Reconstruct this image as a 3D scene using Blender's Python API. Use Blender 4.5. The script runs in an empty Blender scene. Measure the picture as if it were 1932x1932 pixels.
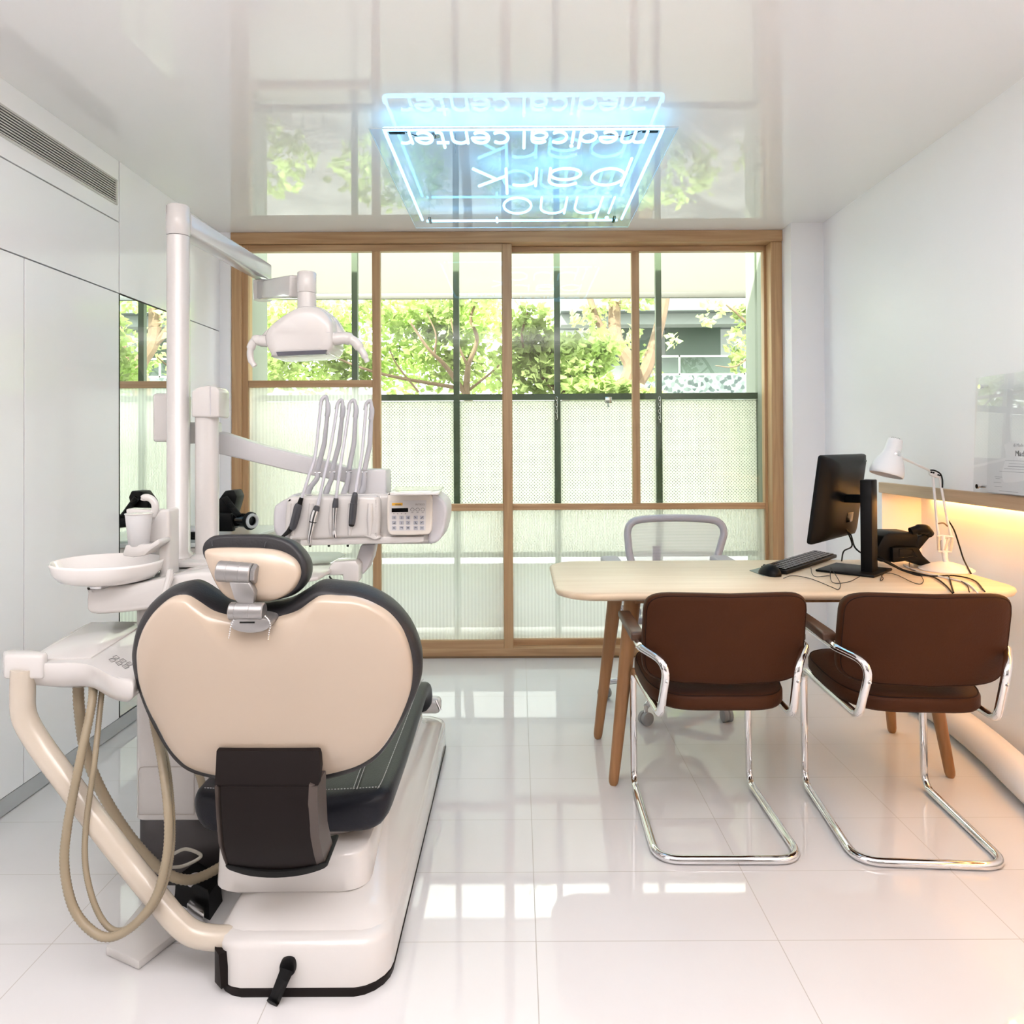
import bpy, bmesh, math, random
from mathutils import Vector, Matrix
random.seed(7)
S = bpy.context.scene
COL = S.collection
PI = math.pi

# ---------------------------------------------------------------- camera
F = 1400.0
EYE = Vector((0.0, 0.0, 1.232))
PITCH, ROLL = math.radians(0.5), -0.0050
MC = Matrix.Rotation(PI / 2 + PITCH, 3, 'X') @ Matrix.Rotation(ROLL, 3, 'Z')
_d = MC.transposed() @ Vector((0, 1, 0))
CX = 977.0 - F * _d.x / (-_d.z)
CY = 838.0 + F * _d.y / (-_d.z)
cam = bpy.data.cameras.new('camera')
cam.sensor_width = 36.0
cam.lens = 36.0 * F / 1932.0
cam.shift_x = (966.0 - CX) / 1932.0
cam.shift_y = (CY - 966.0) / 1932.0
cam.clip_start = 0.05
camo = bpy.data.objects.new('camera', cam)
COL.objects.link(camo)
camo.matrix_world = Matrix.Translation(EYE) @ MC.to_4x4()
S.camera = camo

# ---------------------------------------------------------------- world, sun, lights, exposure
S.view_settings.view_transform = 'Standard'
S.view_settings.look = 'None'
S.view_settings.gamma = 1.0
S.view_settings.use_curve_mapping = False
S.view_settings.exposure = 0.25
S.cycles.use_denoising = True
S.cycles.max_bounces = 10
S.cycles.diffuse_bounces = 5
S.cycles.glossy_bounces = 5
S.cycles.transmission_bounces = 8
S.cycles.transparent_max_bounces = 16
S.cycles.sample_clamp_indirect = 6.0
S.cycles.caustics_reflective = False
S.cycles.caustics_refractive = False

W = bpy.data.worlds.new('sky')
S.world = W
W.use_nodes = True
W.node_tree.nodes['Background'].inputs['Color'].default_value = (0.97, 0.97, 1.0, 1)
W.node_tree.nodes['Background'].inputs['Strength'].default_value = 6.0

def add_light(name, kind, loc, rot, energy, color, **kw):
    l = bpy.data.lights.new(name, kind)
    l.energy = energy
    l.color = color
    for k, v in kw.items():
        setattr(l, k, v)
    o = bpy.data.objects.new(name, l)
    o.location = loc
    o.rotation_euler = rot
    COL.objects.link(o)
    return o

add_light('sun', 'SUN', (-4, 3, 9), (math.radians(38), math.radians(-34), 0), 14.0, (1.0, 0.96, 0.88), angle=0.03)
# a warm lamp group behind the camera and the shelf strip; the neutral fills are added
add_light('warm_lamp', 'AREA', (0.0, -0.55, 2.30), (math.radians(42), 0, 0), 7, (1.0, 0.80, 0.62), shape='RECTANGLE', size=2.6, size_y=0.8)
add_light('ceiling_fill', 'AREA', (0.0, 0.6, 2.44), (0, 0, 0), 10, (1.0, 0.96, 0.98), shape='RECTANGLE', size=3.0, size_y=1.0)  # unseen overhead fill, added to brighten the near part of the room
add_light('ceiling_bounce_fill', 'AREA', (0.0, 0.1, 1.9), (math.radians(180 + 12), 0, 0), 86, (1.0, 0.965, 0.965), shape='RECTANGLE', size=2.4, size_y=0.6)  # unseen upward fill, added so the ceiling bounces soft light
add_light('under_shelf_led', 'AREA', (1.882, 2.0, 0.988), (0, 0, 0), 9.5, (1.0, 0.45, 0.10), shape='RECTANGLE', size=0.03, size_y=2.8)
add_light('frontal_fill', 'AREA', (0.0, -1.05, 1.5), (math.radians(90), 0, 0), 3, (1.0, 0.96, 0.96), shape='RECTANGLE', size=3.0, size_y=1.8)  # unseen frontal fill, added in front of the back wall

# ---------------------------------------------------------------- pixel rays -> points at a chosen real distance
def ray(px, py):
    return MC @ Vector(((px - CX) / F, -(py - CY) / F, -1.0))
def U(px, py, Y):
    d = ray(px, py); return EYE + d * (Y / d.y)
def UZ(px, py, z):
    d = ray(px, py); return EYE + d * ((z - EYE.z) / d.z)
def UX(px, py, X):
    d = ray(px, py); return EYE + d * (X / d.x)
def UP(px, py, p0, n):
    d = ray(px, py); return EYE + d * ((p0 - EYE).dot(n) / d.dot(n))
def xw(px, Y): return U(px, 838, Y).x
def zw(py, Y, px=977): return U(px, py, Y).z

# ---------------------------------------------------------------- materials
MATS = {}
def nm(name):
    m = bpy.data.materials.new(name); m.use_nodes = True
    nt = m.node_tree; nt.nodes.clear()
    out = nt.nodes.new('ShaderNodeOutputMaterial')
    return m, nt, out
def N(nt, t, **kw):
    n = nt.nodes.new(t)
    for k, v in kw.items():
        if k in n.inputs: n.inputs[k].default_value = v
        else: setattr(n, k, v)
    return n
def c4(c): return (c[0], c[1], c[2], 1.0)
def pbr(name, col, rough=0.4, metal=0.0, spec=0.5, coat=0.0, var=0.03, scale=6.0, bump=0.0, bscale=60.0, stretch=None, sub=0.0, trans=0.0, emit=None, es=0.0):
    """principled surface with a slight procedural variation of tone and optional fine bump"""
    if name in MATS: return MATS[name]
    m, nt, out = nm(name)
    b = N(nt, 'ShaderNodeBsdfPrincipled')
    b.inputs['Roughness'].default_value = rough
    b.inputs['Metallic'].default_value = metal
    b.inputs['Specular IOR Level'].default_value = spec
    b.inputs['Coat Weight'].default_value = coat
    b.inputs['Coat Roughness'].default_value = 0.03
    if trans: b.inputs['Transmission Weight'].default_value = trans
    if emit:
        b.inputs['Emission Color'].default_value = c4(emit); b.inputs['Emission Strength'].default_value = es
    tc = N(nt, 'ShaderNodeTexCoord')
    mp = N(nt, 'ShaderNodeMapping')
    if stretch: mp.inputs['Scale'].default_value = stretch
    nt.links.new(tc.outputs['Object'], mp.inputs['Vector'])
    no = N(nt, 'ShaderNodeTexNoise'); no.inputs['Scale'].default_value = scale; no.inputs['Detail'].default_value = 4
    nt.links.new(mp.outputs[0], no.inputs['Vector'])
    mx = N(nt, 'ShaderNodeMix', data_type='RGBA')
    mx.inputs[6].default_value = c4([max(0, v * (1 - var)) for v in col]); mx.inputs[7].default_value = c4([min(1, v * (1 + var)) for v in col])
    nt.links.new(no.outputs['Fac'], mx.inputs[0]); nt.links.new(mx.outputs[2], b.inputs['Base Color'])
    if bump:
        n2 = N(nt, 'ShaderNodeTexNoise'); n2.inputs['Scale'].default_value = bscale; n2.inputs['Detail'].default_value = 3
        nt.links.new(mp.outputs[0], n2.inputs['Vector'])
        bp = N(nt, 'ShaderNodeBump'); bp.inputs['Strength'].default_value = bump; bp.inputs['Distance'].default_value = 0.002
        nt.links.new(n2.outputs['Fac'], bp.inputs['Height']); nt.links.new(bp.outputs[0], b.inputs['Normal'])
    nt.links.new(b.outputs[0], out.inputs[0])
    MATS[name] = m
    return m
def wood(name, light, dark, axis, rough=0.42, ring=1.0):
    if name in MATS: return MATS[name]
    m, nt, out = nm(name)
    b = N(nt, 'ShaderNodeBsdfPrincipled'); b.inputs['Roughness'].default_value = rough
    tc = N(nt, 'ShaderNodeTexCoord'); mp = N(nt, 'ShaderNodeMapping')
    sc = [26.0 * ring] * 3; sc[axis] = 1.2 * ring
    mp.inputs['Scale'].default_value = sc
    nt.links.new(tc.outputs['Object'], mp.inputs['Vector'])
    no = N(nt, 'ShaderNodeTexNoise'); no.inputs['Scale'].default_value = 1.3; no.inputs['Detail'].default_value = 5; no.inputs['Distortion'].default_value = 0.9
    nt.links.new(mp.outputs[0], no.inputs['Vector'])
    cr = N(nt, 'ShaderNodeValToRGB')
    cr.color_ramp.elements[0].position = 0.30; cr.color_ramp.elements[0].color = c4(dark)
    cr.color_ramp.elements[1].position = 0.68; cr.color_ramp.elements[1].color = c4(light)
    nt.links.new(no.outputs['Fac'], cr.inputs[0]); nt.links.new(cr.outputs[0], b.inputs['Base Color'])
    n2 = N(nt, 'ShaderNodeTexNoise'); n2.inputs['Scale'].default_value = 6; nt.links.new(mp.outputs[0], n2.inputs['Vector'])
    bp = N(nt, 'ShaderNodeBump'); bp.inputs['Strength'].default_value = 0.12; bp.inputs['Distance'].default_value = 0.001
    nt.links.new(n2.outputs['Fac'], bp.inputs['Height']); nt.links.new(bp.outputs[0], b.inputs['Normal'])
    nt.links.new(b.outputs[0], out.inputs[0])
    MATS[name] = m
    return m
def M2(nt, op, a, b=None):
    n = nt.nodes.new('ShaderNodeMath'); n.operation = op
    for i, v in enumerate((a, b)):
        if v is None: continue
        if isinstance(v, (int, float)): n.inputs[i].default_value = v
        else: nt.links.new(v, n.inputs[i])
    return n.outputs[0]
def tile_floor():
    m, nt, out = nm('porcelain_tiles')
    b = N(nt, 'ShaderNodeBsdfPrincipled'); b.inputs['Roughness'].default_value = 0.035; b.inputs['Specular IOR Level'].default_value = 0.5
    g = N(nt, 'ShaderNodeNewGeometry'); sp = N(nt, 'ShaderNodeSeparateXYZ'); nt.links.new(g.outputs['Position'], sp.inputs[0])
    def line(sock, o, w, t):
        u = M2(nt, 'DIVIDE', M2(nt, 'SUBTRACT', sock, o), w)
        fr = M2(nt, 'FRACT', M2(nt, 'ADD', u, 100.5))
        return M2(nt, 'LESS_THAN', M2(nt, 'ABSOLUTE', M2(nt, 'SUBTRACT', fr, 0.5)), t / w)
    ln = M2(nt, 'MAXIMUM', line(sp.outputs[0], 0.039, 0.6, 0.0011), line(sp.outputs[1], 1.8487, 0.2984, 0.0011))
    no = N(nt, 'ShaderNodeTexNoise'); no.inputs['Scale'].default_value = 2.5; no.inputs['Detail'].default_value = 6
    nt.links.new(g.outputs['Position'], no.inputs['Vector'])
    mx = N(nt, 'ShaderNodeMix', data_type='RGBA'); mx.inputs[6].default_value = (0.63, 0.62, 0.62, 1); mx.inputs[7].default_value = (0.69, 0.685, 0.685, 1)
    nt.links.new(no.outputs['Fac'], mx.inputs[0])
    m3 = N(nt, 'ShaderNodeMix', data_type='RGBA'); m3.inputs[7].default_value = (0.40, 0.38, 0.35, 1)
    nt.links.new(ln, m3.inputs[0]); nt.links.new(mx.outputs[2], m3.inputs[6]); nt.links.new(m3.outputs[2], b.inputs['Base Color'])
    rm = M2(nt, 'ADD', M2(nt, 'MULTIPLY', ln, 0.5), 0.035); nt.links.new(rm, b.inputs['Roughness'])
    nt.links.new(b.outputs[0], out.inputs[0])
    return m
def clear_glass(name, tint=(0.96, 1.0, 0.97), refl=1.0):
    """thin pane: lets light straight through, mirrors by Fresnel"""
    m, nt, out = nm(name)
    t = N(nt, 'ShaderNodeBsdfTransparent'); t.inputs[0].default_value = c4(tint)
    gl = N(nt, 'ShaderNodeBsdfGlossy'); gl.inputs['Roughness'].default_value = 0.01
    fr = N(nt, 'ShaderNodeFresnel'); fr.inputs['IOR'].default_value = 1.5
    mx = N(nt, 'ShaderNodeMixShader')
    ge = N(nt, 'ShaderNodeNewGeometry'); ff = M2(nt, 'SUBTRACT', 1.0, ge.outputs['Backfacing'])
    nt.links.new(M2(nt, 'MULTIPLY', M2(nt, 'MULTIPLY', fr.outputs[0], refl), ff), mx.inputs[0]); nt.links.new(t.outputs[0], mx.inputs[1]); nt.links.new(gl.outputs[0], mx.inputs[2])
    nt.links.new(mx.outputs[0], out.inputs[0])
    return m
def ribbed_glass():
    m, nt, out = nm('reeded_glass')
    g = N(nt, 'ShaderNodeNewGeometry'); sp = N(nt, 'ShaderNodeSeparateXYZ'); nt.links.new(g.outputs['Position'], sp.inputs[0])
    s = M2(nt, 'SINE', M2(nt, 'MULTIPLY', sp.outputs[0], 2 * PI / 0.0205))
    k = M2(nt, 'ADD', M2(nt, 'MULTIPLY', s, 0.06), 0.40)
    t = N(nt, 'ShaderNodeBsdfTransparent'); t.inputs[0].default_value = (0.97, 1.0, 0.98, 1)
    tr = N(nt, 'ShaderNodeBsdfTranslucent'); tr.inputs[0].default_value = (0.95, 1.0, 0.97, 1)
    mx = N(nt, 'ShaderNodeMixShader')
    nt.links.new(k, mx.inputs[0]); nt.links.new(t.outputs[0], mx.inputs[1]); nt.links.new(tr.outputs[0], mx.inputs[2])
    gl = N(nt, 'ShaderNodeBsdfGlossy'); gl.inputs['Roughness'].default_value = 0.12
    fr = N(nt, 'ShaderNodeFresnel'); fr.inputs['IOR'].default_value = 1.45
    m2 = N(nt, 'ShaderNodeMixShader'); nt.links.new(M2(nt, 'MULTIPLY', fr.outputs[0], M2(nt, 'SUBTRACT', 1.0, g.outputs['Backfacing'])), m2.inputs[0]); nt.links.new(mx.outputs[0], m2.inputs[1]); nt.links.new(gl.outputs[0], m2.inputs[2])
    nt.links.new(m2.outputs[0], out.inputs[0])
    return m
def perforated(name, col, pitch=0.021, hole=0.0034):
    m, nt, out = nm(name)
    g = N(nt, 'ShaderNodeNewGeometry'); sp = N(nt, 'ShaderNodeSeparateXYZ'); nt.links.new(g.outputs['Position'], sp.inputs[0])
    def grid(ox, oz):
        a = M2(nt, 'MULTIPLY', M2(nt, 'SUBTRACT', M2(nt, 'FRACT', M2(nt, 'ADD', M2(nt, 'DIVIDE', sp.outputs[0], pitch), 300 + ox)), 0.5), pitch)
        c = M2(nt, 'MULTIPLY', M2(nt, 'SUBTRACT', M2(nt, 'FRACT', M2(nt, 'ADD', M2(nt, 'DIVIDE', sp.outputs[2], pitch), 300 + oz)), 0.5), pitch)
        return M2(nt, 'SQRT', M2(nt, 'ADD', M2(nt, 'MULTIPLY', a, a), M2(nt, 'MULTIPLY', c, c)))
    d = M2(nt, 'MINIMUM', grid(0, 0), grid(0.5, 0.5))
    h = M2(nt, 'LESS_THAN', d, hole)
    tr = N(nt, 'ShaderNodeBsdfTranslucent'); tr.inputs[0].default_value = c4(col)
    di = N(nt, 'ShaderNodeBsdfDiffuse'); di.inputs[0].default_value = c4(col)
    mx = N(nt, 'ShaderNodeMixShader'); mx.inputs[0].default_value = 0.12
    nt.links.new(tr.outputs[0], mx.inputs[1]); nt.links.new(di.outputs[0], mx.inputs[2])
    tp = N(nt, 'ShaderNodeBsdfDiffuse'); tp.inputs[0].default_value = (0.42, 0.5, 0.4, 1)
    m2 = N(nt, 'ShaderNodeMixShader'); nt.links.new(h, m2.inputs[0]); nt.links.new(mx.outputs[0], m2.inputs[1]); nt.links.new(tp.outputs[0], m2.inputs[2])
    nt.links.new(m2.outputs[0], out.inputs[0])
    return m
def translucent(name, col, k=0.6, var=0.0, scale=3.0):
    m, nt, out = nm(name)
    tr = N(nt, 'ShaderNodeBsdfTranslucent'); di = N(nt, 'ShaderNodeBsdfDiffuse')
    if var:
        oi = N(nt, 'ShaderNodeNewGeometry'); no = N(nt, 'ShaderNodeTexNoise'); no.inputs['Scale'].default_value = scale; no.inputs['Detail'].default_value = 3
        nt.links.new(oi.outputs['Position'], no.inputs['Vector'])
        cr = N(nt, 'ShaderNodeValToRGB'); cr.color_ramp.elements[0].position = 0.35; cr.color_ramp.elements[1].position = 0.65
        cr.color_ramp.elements[0].color = c4([v * (1 - var) for v in col]); cr.color_ramp.elements[1].color = c4([min(1, v * (1 + var)) for v in col])
        nt.links.new(no.outputs['Fac'], cr.inputs[0])
        nt.links.new(cr.outputs[0], tr.inputs[0]); nt.links.new(cr.outputs[0], di.inputs[0])
    else:
        tr.inputs[0].default_value = c4(col); di.inputs[0].default_value = c4(col)
    mx = N(nt, 'ShaderNodeMixShader'); mx.inputs[0].default_value = k
    nt.links.new(di.outputs[0], mx.inputs[1]); nt.links.new(tr.outputs[0], mx.inputs[2]); nt.links.new(mx.outputs[0], out.inputs[0])
    return m
def glow(name, col, s):
    m, nt, out = nm(name)
    e = N(nt, 'ShaderNodeEmission'); e.inputs[0].default_value = c4(col); e.inputs[1].default_value = s
    nt.links.new(e.outputs[0], out.inputs[0])
    return m

white_plastic = pbr('white_lacquer', (0.60, 0.578, 0.555), 0.16, coat=0.35, var=0.01)
cream_shell = pbr('cream_shell', (0.46, 0.372, 0.29), 0.20, coat=0.4, var=0.01)
grey_plastic = pbr('grey_plastic', (0.56, 0.55, 0.57), 0.35, var=0.02)
alu = pbr('satin_aluminium', (0.34, 0.33, 0.325), 0.34, metal=0.75, var=0.03)
chrome = pbr('chrome', (0.86, 0.86, 0.87), 0.05, metal=1.0, var=0.01)
steel = pbr('brushed_steel', (0.66, 0.66, 0.66), 0.2, metal=1.0, var=0.04, scale=20, stretch=(30, 1, 1))
dark_leather = pbr('charcoal_leather', (0.020, 0.019, 0.021), 0.42, spec=0.35, var=0.12, bump=0.25, bscale=220)
seat_leather = pbr('black_leather', (0.010, 0.011, 0.016), 0.40, spec=0.22, var=0.12, bump=0.25, bscale=220)
dark_plastic = pbr('dark_brown_plastic', (0.0095, 0.0065, 0.006), 0.55, spec=0.13, var=0.06)
edge_plastic = pbr('taupe_plastic', (0.075, 0.06, 0.053), 0.38, spec=0.3, var=0.05)
black_plastic = pbr('black_plastic', (0.004, 0.004, 0.0043), 0.45, spec=0.17, var=0.1)
black_gloss = pbr('black_gloss', (0.004, 0.004, 0.0045), 0.15, spec=0.35, var=0.1)
rubber = pbr('black_rubber', (0.005, 0.005, 0.005), 0.6, spec=0.25, var=0.1)
hose_mat = pbr('beige_hose', (0.30, 0.245, 0.165), 0.42, var=0.06)
brown_leather = pbr('brown_leather', (0.044, 0.0130, 0.0034), 0.6, spec=0.16, var=0.22, scale=9, bump=0.35, bscale=160)
stitch = pbr('thread', (0.42, 0.42, 0.43), 0.7)
seam_brown = pbr('brown_thread', (0.016, 0.005, 0.0025), 0.7, spec=0.15)
oak_x = wood('oak_along', (0.58, 0.37, 0.20), (0.41, 0.235, 0.11), 0)
oak_z = wood('oak_upright', (0.57, 0.36, 0.185), (0.42, 0.24, 0.11), 2)
oak_y = wood('oak_deep', (0.58, 0.42, 0.28), (0.46, 0.32, 0.20), 1)
ash_top = wood('pale_ash', (0.77, 0.63, 0.46), (0.68, 0.53, 0.36), 0, rough=0.35)
leg_wood = wood('beech', (0.37, 0.19, 0.080), (0.27, 0.125, 0.048), 2)
walnut = wood('walnut', (0.105, 0.048, 0.024), (0.045, 0.018, 0.009), 1)
wall_paint = pbr('white_paint', (0.91, 0.90, 0.91), 0.38, spec=0.4, var=0.006)
ceil_mat = pbr('stretch_ceiling', (0.90, 0.89, 0.90), 0.02, spec=0.6, var=0.004, scale=1.0)
cab_mat = pbr('white_gloss_door', (0.91, 0.90, 0.91), 0.10, spec=0.45, var=0.006)
kick_mat = pbr('anodised_kick', (0.52, 0.525, 0.54), 0.28, metal=0.4)
dark_gap = pbr('shadow_gap', (0.012, 0.012, 0.012), 0.8)
mirror_mat = pbr('mirror', (0.88, 0.92, 0.90), 0.0, metal=1.0, var=0.0)
paper = pbr('paper', (0.82, 0.82, 0.83), 0.6)
ink = pbr('ink', (0.06, 0.06, 0.07), 0.6)
green_metal = pbr('dark_green_metal', (0.075, 0.105, 0.06), 0.45, var=0.1)
floor_mat = tile_floor()
glass_mat = clear_glass('window_glass')
sign_acrylic = clear_glass('sign_acrylic', (0.88, 0.94, 1.0), 0.5)  # blue tint stands in for the tubes' glow on the ceiling
acrylic = clear_glass('acrylic', (0.985, 0.99, 0.99), 1.6)
reeded = ribbed_glass()
perf_mat = perforated('perforated_sheet', (0.81, 0.805, 0.745))
awning_mat = translucent('awning_cloth', (0.44, 0.425, 0.385), 0.75)
leaf_mat = translucent('leaves', (0.42, 0.52, 0.20), 0.5, 0.55, 2.2)
bark = pbr('bark', (0.17, 0.115, 0.07), 0.9, var=0.3, scale=14, bump=0.8, bscale=40)
neon_mat = glow('neon_tube', (0.26, 0.66, 1.0), 5.2)

# ---------------------------------------------------------------- shape helpers
def nb(): return bmesh.new()
def link(name, bm, mat, parent=None, smooth=35, weld=False):
    """one bmesh (world coordinates) -> one mesh object, kept relative to its parent chain"""
    if weld: bmesh.ops.remove_doubles(bm, verts=bm.verts, dist=1e-5)
    bmesh.ops.recalc_face_normals(bm, faces=bm.faces)
    off = Vector((0, 0, 0)); p = parent
    while p is not None:
        off += p.location; p = p.parent
    me = bpy.data.meshes.new(name)
    if off.length: bmesh.ops.translate(bm, verts=bm.verts, vec=-off)
    bm.to_mesh(me); bm.free()
    if smooth:
        me.polygons.foreach_set('use_smooth', [True] * len(me.polygons))
        me.set_sharp_from_angle(angle=math.radians(smooth))
    me.materials.append(mat)
    o = bpy.data.objects.new(name, me)
    COL.objects.link(o)
    if parent: o.parent = parent
    return o
def thing(name, label, cat, loc=(0, 0, 0), group=None):
    o = bpy.data.objects.new(name, None); COL.objects.link(o)
    o.empty_display_size = 0.05
    o.location = loc
    return tag(o, label, cat, group)
def tag(o, label, cat, group=None):
    o['label'] = label; o['category'] = cat
    if group: o['group'] = group
    return o
def struct(name, bm, mat, smooth=35):
    o = link(name, bm, mat, None, smooth); o['kind'] = 'structure'; return o
def append(bm, tmp, mat4=None):
    mp = {}
    for v in tmp.verts:
        mp[v] = bm.verts.new(mat4 @ v.co if mat4 else v.co)
    for f in tmp.faces:
        try: bm.faces.new([mp[v] for v in f.verts])
        except ValueError: pass
    tmp.free()
def box(bm, x0, x1, y0, y1, z0, z1, r=0.0, seg=2, mat4=None):
    t = nb()
    v = [t.verts.new((x, y, z)) for z in (z0, z1) for y in (y0, y1) for x in (x0, x1)]
    for q in ((0, 1, 3, 2), (4, 6, 7, 5), (0, 4, 5, 1), (2, 3, 7, 6), (0, 2, 6, 4), (1, 5, 7, 3)):
        t.faces.new([v[i] for i in q])
    bmesh.ops.recalc_face_normals(t, faces=t.faces)
    if r: bmesh.ops.bevel(t, geom=list(t.edges), offset=r, segments=seg, affect='EDGES', profile=0.5)
    append(bm, t, mat4)
    return bm
def B(*a, **k): return box(nb(), *a, **k)
def catmull(pts, n=8, closed=False):
    P = [Vector(p) for p in pts]; out = []
    m = len(P); rng = m if closed else m - 1
    for i in range(rng):
        p0 = P[(i - 1) % m] if closed or i > 0 else P[0] * 2 - P[1]
        p1 = P[i]; p2 = P[(i + 1) % m]
        p3 = P[(i + 2) % m] if closed or i + 2 < m else P[-1] * 2 - P[-2]
        for k in range(n):
            t = k / n
            out.append(0.5 * ((2 * p1) + (p2 - p0) * t + (2 * p0 - 5 * p1 + 4 * p2 - p3) * t * t + (3 * p1 - p0 - 3 * p2 + p3) * t ** 3))
    if not closed: out.append(P[-1])
    return out
def fillet(pts, rad, n=6):
    P = [Vector(p) for p in pts]; out = [P[0]]
    for i in range(1, len(P) - 1):
        r = rad[i] if isinstance(rad, (list, tuple)) else rad
        a = (P[i - 1] - P[i]); b = (P[i + 1] - P[i]); la, lb = a.length, b.length
        a.normalize(); b.normalize()
        ang = a.angle(b)
        d = min(r / max(math.tan(ang / 2), 1e-3), la * 0.49, lb * 0.49)
        s, e = P[i] + a * d, P[i] + b * d
        for k in range(n + 1):
            t = k / n
            out.append((1 - t) ** 2 * s + 2 * t * (1 - t) * P[i] + t * t * e)
    out.append(P[-1])
    return out
def tube(bm, pts, r, seg=10, closed=False, caps=True, squash=None):
    P = [Vector(p) for p in pts]; n = len(P)
    R = r if isinstance(r, (list, tuple)) else [r] * n
    T = []
    for i in range(n):
        if closed: t = P[(i + 1) % n] - P[i - 1]
        else: t = P[min(i + 1, n - 1)] - P[max(i - 1, 0)]
        T.append(t.normalized() if t.length > 1e-9 else Vector((0, 0, 1)))
    up = Vector((0, 0, 1)) if abs(T[0].z) < 0.9 else Vector((1, 0, 0))
    u = (up - T[0] * up.dot(T[0])).normalized()
    rings = []
    for i in range(n):
        if i:
            u = T[i - 1].rotation_difference(T[i]) @ u
            u = (u - T[i] * u.dot(T[i])).normalized()
        w = T[i].cross(u)
        a, b = (1, 1) if not squash else squash
        rings.append([bm.verts.new(P[i] + (u * math.cos(2 * PI * k / seg) * a + w * math.sin(2 * PI * k / seg) * b) * R[i]) for k in range(seg)])
    for i in range(n if closed else n - 1):
        A, C = rings[i], rings[(i + 1) % n]
        for k in range(seg):
            bm.faces.new((A[k], A[(k + 1) % seg], C[(k + 1) % seg], C[k]))
    if caps and not closed:
        bm.faces.new(rings[0][::-1]); bm.faces.new(rings[-1])
    return bm
def T(*a, **k): return tube(nb(), *a, **k)
def loft(bm, rings, cap0=True, cap1=True):
    V = [[bm.verts.new(p) for p in r] for r in rings]; n = len(V[0])
    for A, C in zip(V, V[1:]):
        for k in range(n):
            bm.faces.new((A[k], A[(k + 1) % n], C[(k + 1) % n], C[k]))
    if cap0: bm.faces.new(V[0][::-1])
    if cap1: bm.faces.new(V[-1])
    return bm
def lathe(bm, prof, c, axis=(0, 0, 1), seg=28):
    q = Vector((0, 0, 1)).rotation_difference(Vector(axis).normalized()); c = Vector(c)
    rings = [[c + q @ Vector((max(r, 1e-4) * math.cos(2 * PI * k / seg), max(r, 1e-4) * math.sin(2 * PI * k / seg), h)) for k in range(seg)] for r, h in prof]
    return loft(bm, rings)
def prism(bm, poly, vec, r=0.0, seg=2):
    """planar outline pushed along vec, edges rounded by r"""
    t = nb(); vec = Vector(vec)
    a = [t.verts.new(p) for p in poly]; b = [t.verts.new(Vector(p) + vec) for p in poly]
    n = len(a)
    t.faces.new(a); t.faces.new(b[::-1])
    for k in range(n): t.faces.new((a[k], b[k], b[(k + 1) % n], a[(k + 1) % n]))
    bmesh.ops.recalc_face_normals(t, faces=t.faces)
    if r:
        es = [e for e in t.edges if len(e.link_faces) == 2 and e.calc_face_angle(0) > 0.6]
        bmesh.ops.bevel(t, geom=es, offset=r, segments=seg, affect='EDGES', profile=0.5)
    append(bm, t)
    return bm
def pxprism(poly, Y, depth, r=0.0, seg=2, bm=None):
    return prism(bm or nb(), [U(x, y, Y) for x, y in poly], (0, depth, 0), r, seg)
def dome(bm, outline, center, normal, prof, cap0=True):
    """outline scaled about its centre and pushed along normal: prof = [(scale, offset)...]"""
    c = Vector(center); n = Vector(normal)
    rings = [[c + (Vector(p) - c) * s + n * o for p in outline] for s, o in prof]
    return loft(bm, rings, cap0, True)
def inset_ring(outline, d, normal):
    """outline moved inwards by d metres, in its own plane"""
    n = Vector(normal).normalized(); m = len(outline); out = []
    area = sum(((outline[i].cross(outline[(i + 1) % m])).dot(n)) for i in range(m))
    sg = 1 if area > 0 else -1
    for i in range(m):
        t = (outline[(i + 1) % m] - outline[i - 1]).normalized()
        out.append(outline[i] + n.cross(t) * sg * d)
    return out
def text_obj(name, body, size, mat4, mat, parent=None, extrude=0.0004, align='LEFT'):
    cu = bpy.data.curves.new(name, 'FONT'); cu.body = body; cu.size = size; cu.extrude = extrude; cu.align_x = align
    cu.resolution_u = 3
    o = bpy.data.objects.new(name, cu); COL.objects.link(o)
    bpy.context.view_layer.update()
    me = bpy.data.meshes.new_from_object(o.evaluated_get(bpy.context.evaluated_depsgraph_get()))
    bpy.data.objects.remove(o); bpy.data.curves.remove(cu)
    bm = nb(); bm.from_mesh(me); bpy.data.meshes.remove(me)
    bmesh.ops.transform(bm, matrix=mat4, verts=bm.verts)
    return link(name, bm, mat, parent, smooth=0)
def frame_mat(origin, right, up):
    r = Vector(right).normalized(); u = Vector(up).normalized(); n = r.cross(u)
    m = Matrix((r, u, n)).transposed().to_4x4(); m.translation = Vector(origin); return m
def dup(root, loc, rotz, label, name=None):
    r = root.copy(); COL.objects.link(r); r.location = loc; r.rotation_euler = (0, 0, rotz); r['label'] = label
    for ch in list(root.children):
        c = ch.copy(); COL.objects.link(c); c.parent = r
        for g in list(ch.children):
            d = g.copy(); COL.objects.link(d); d.parent = c
    return r

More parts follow.
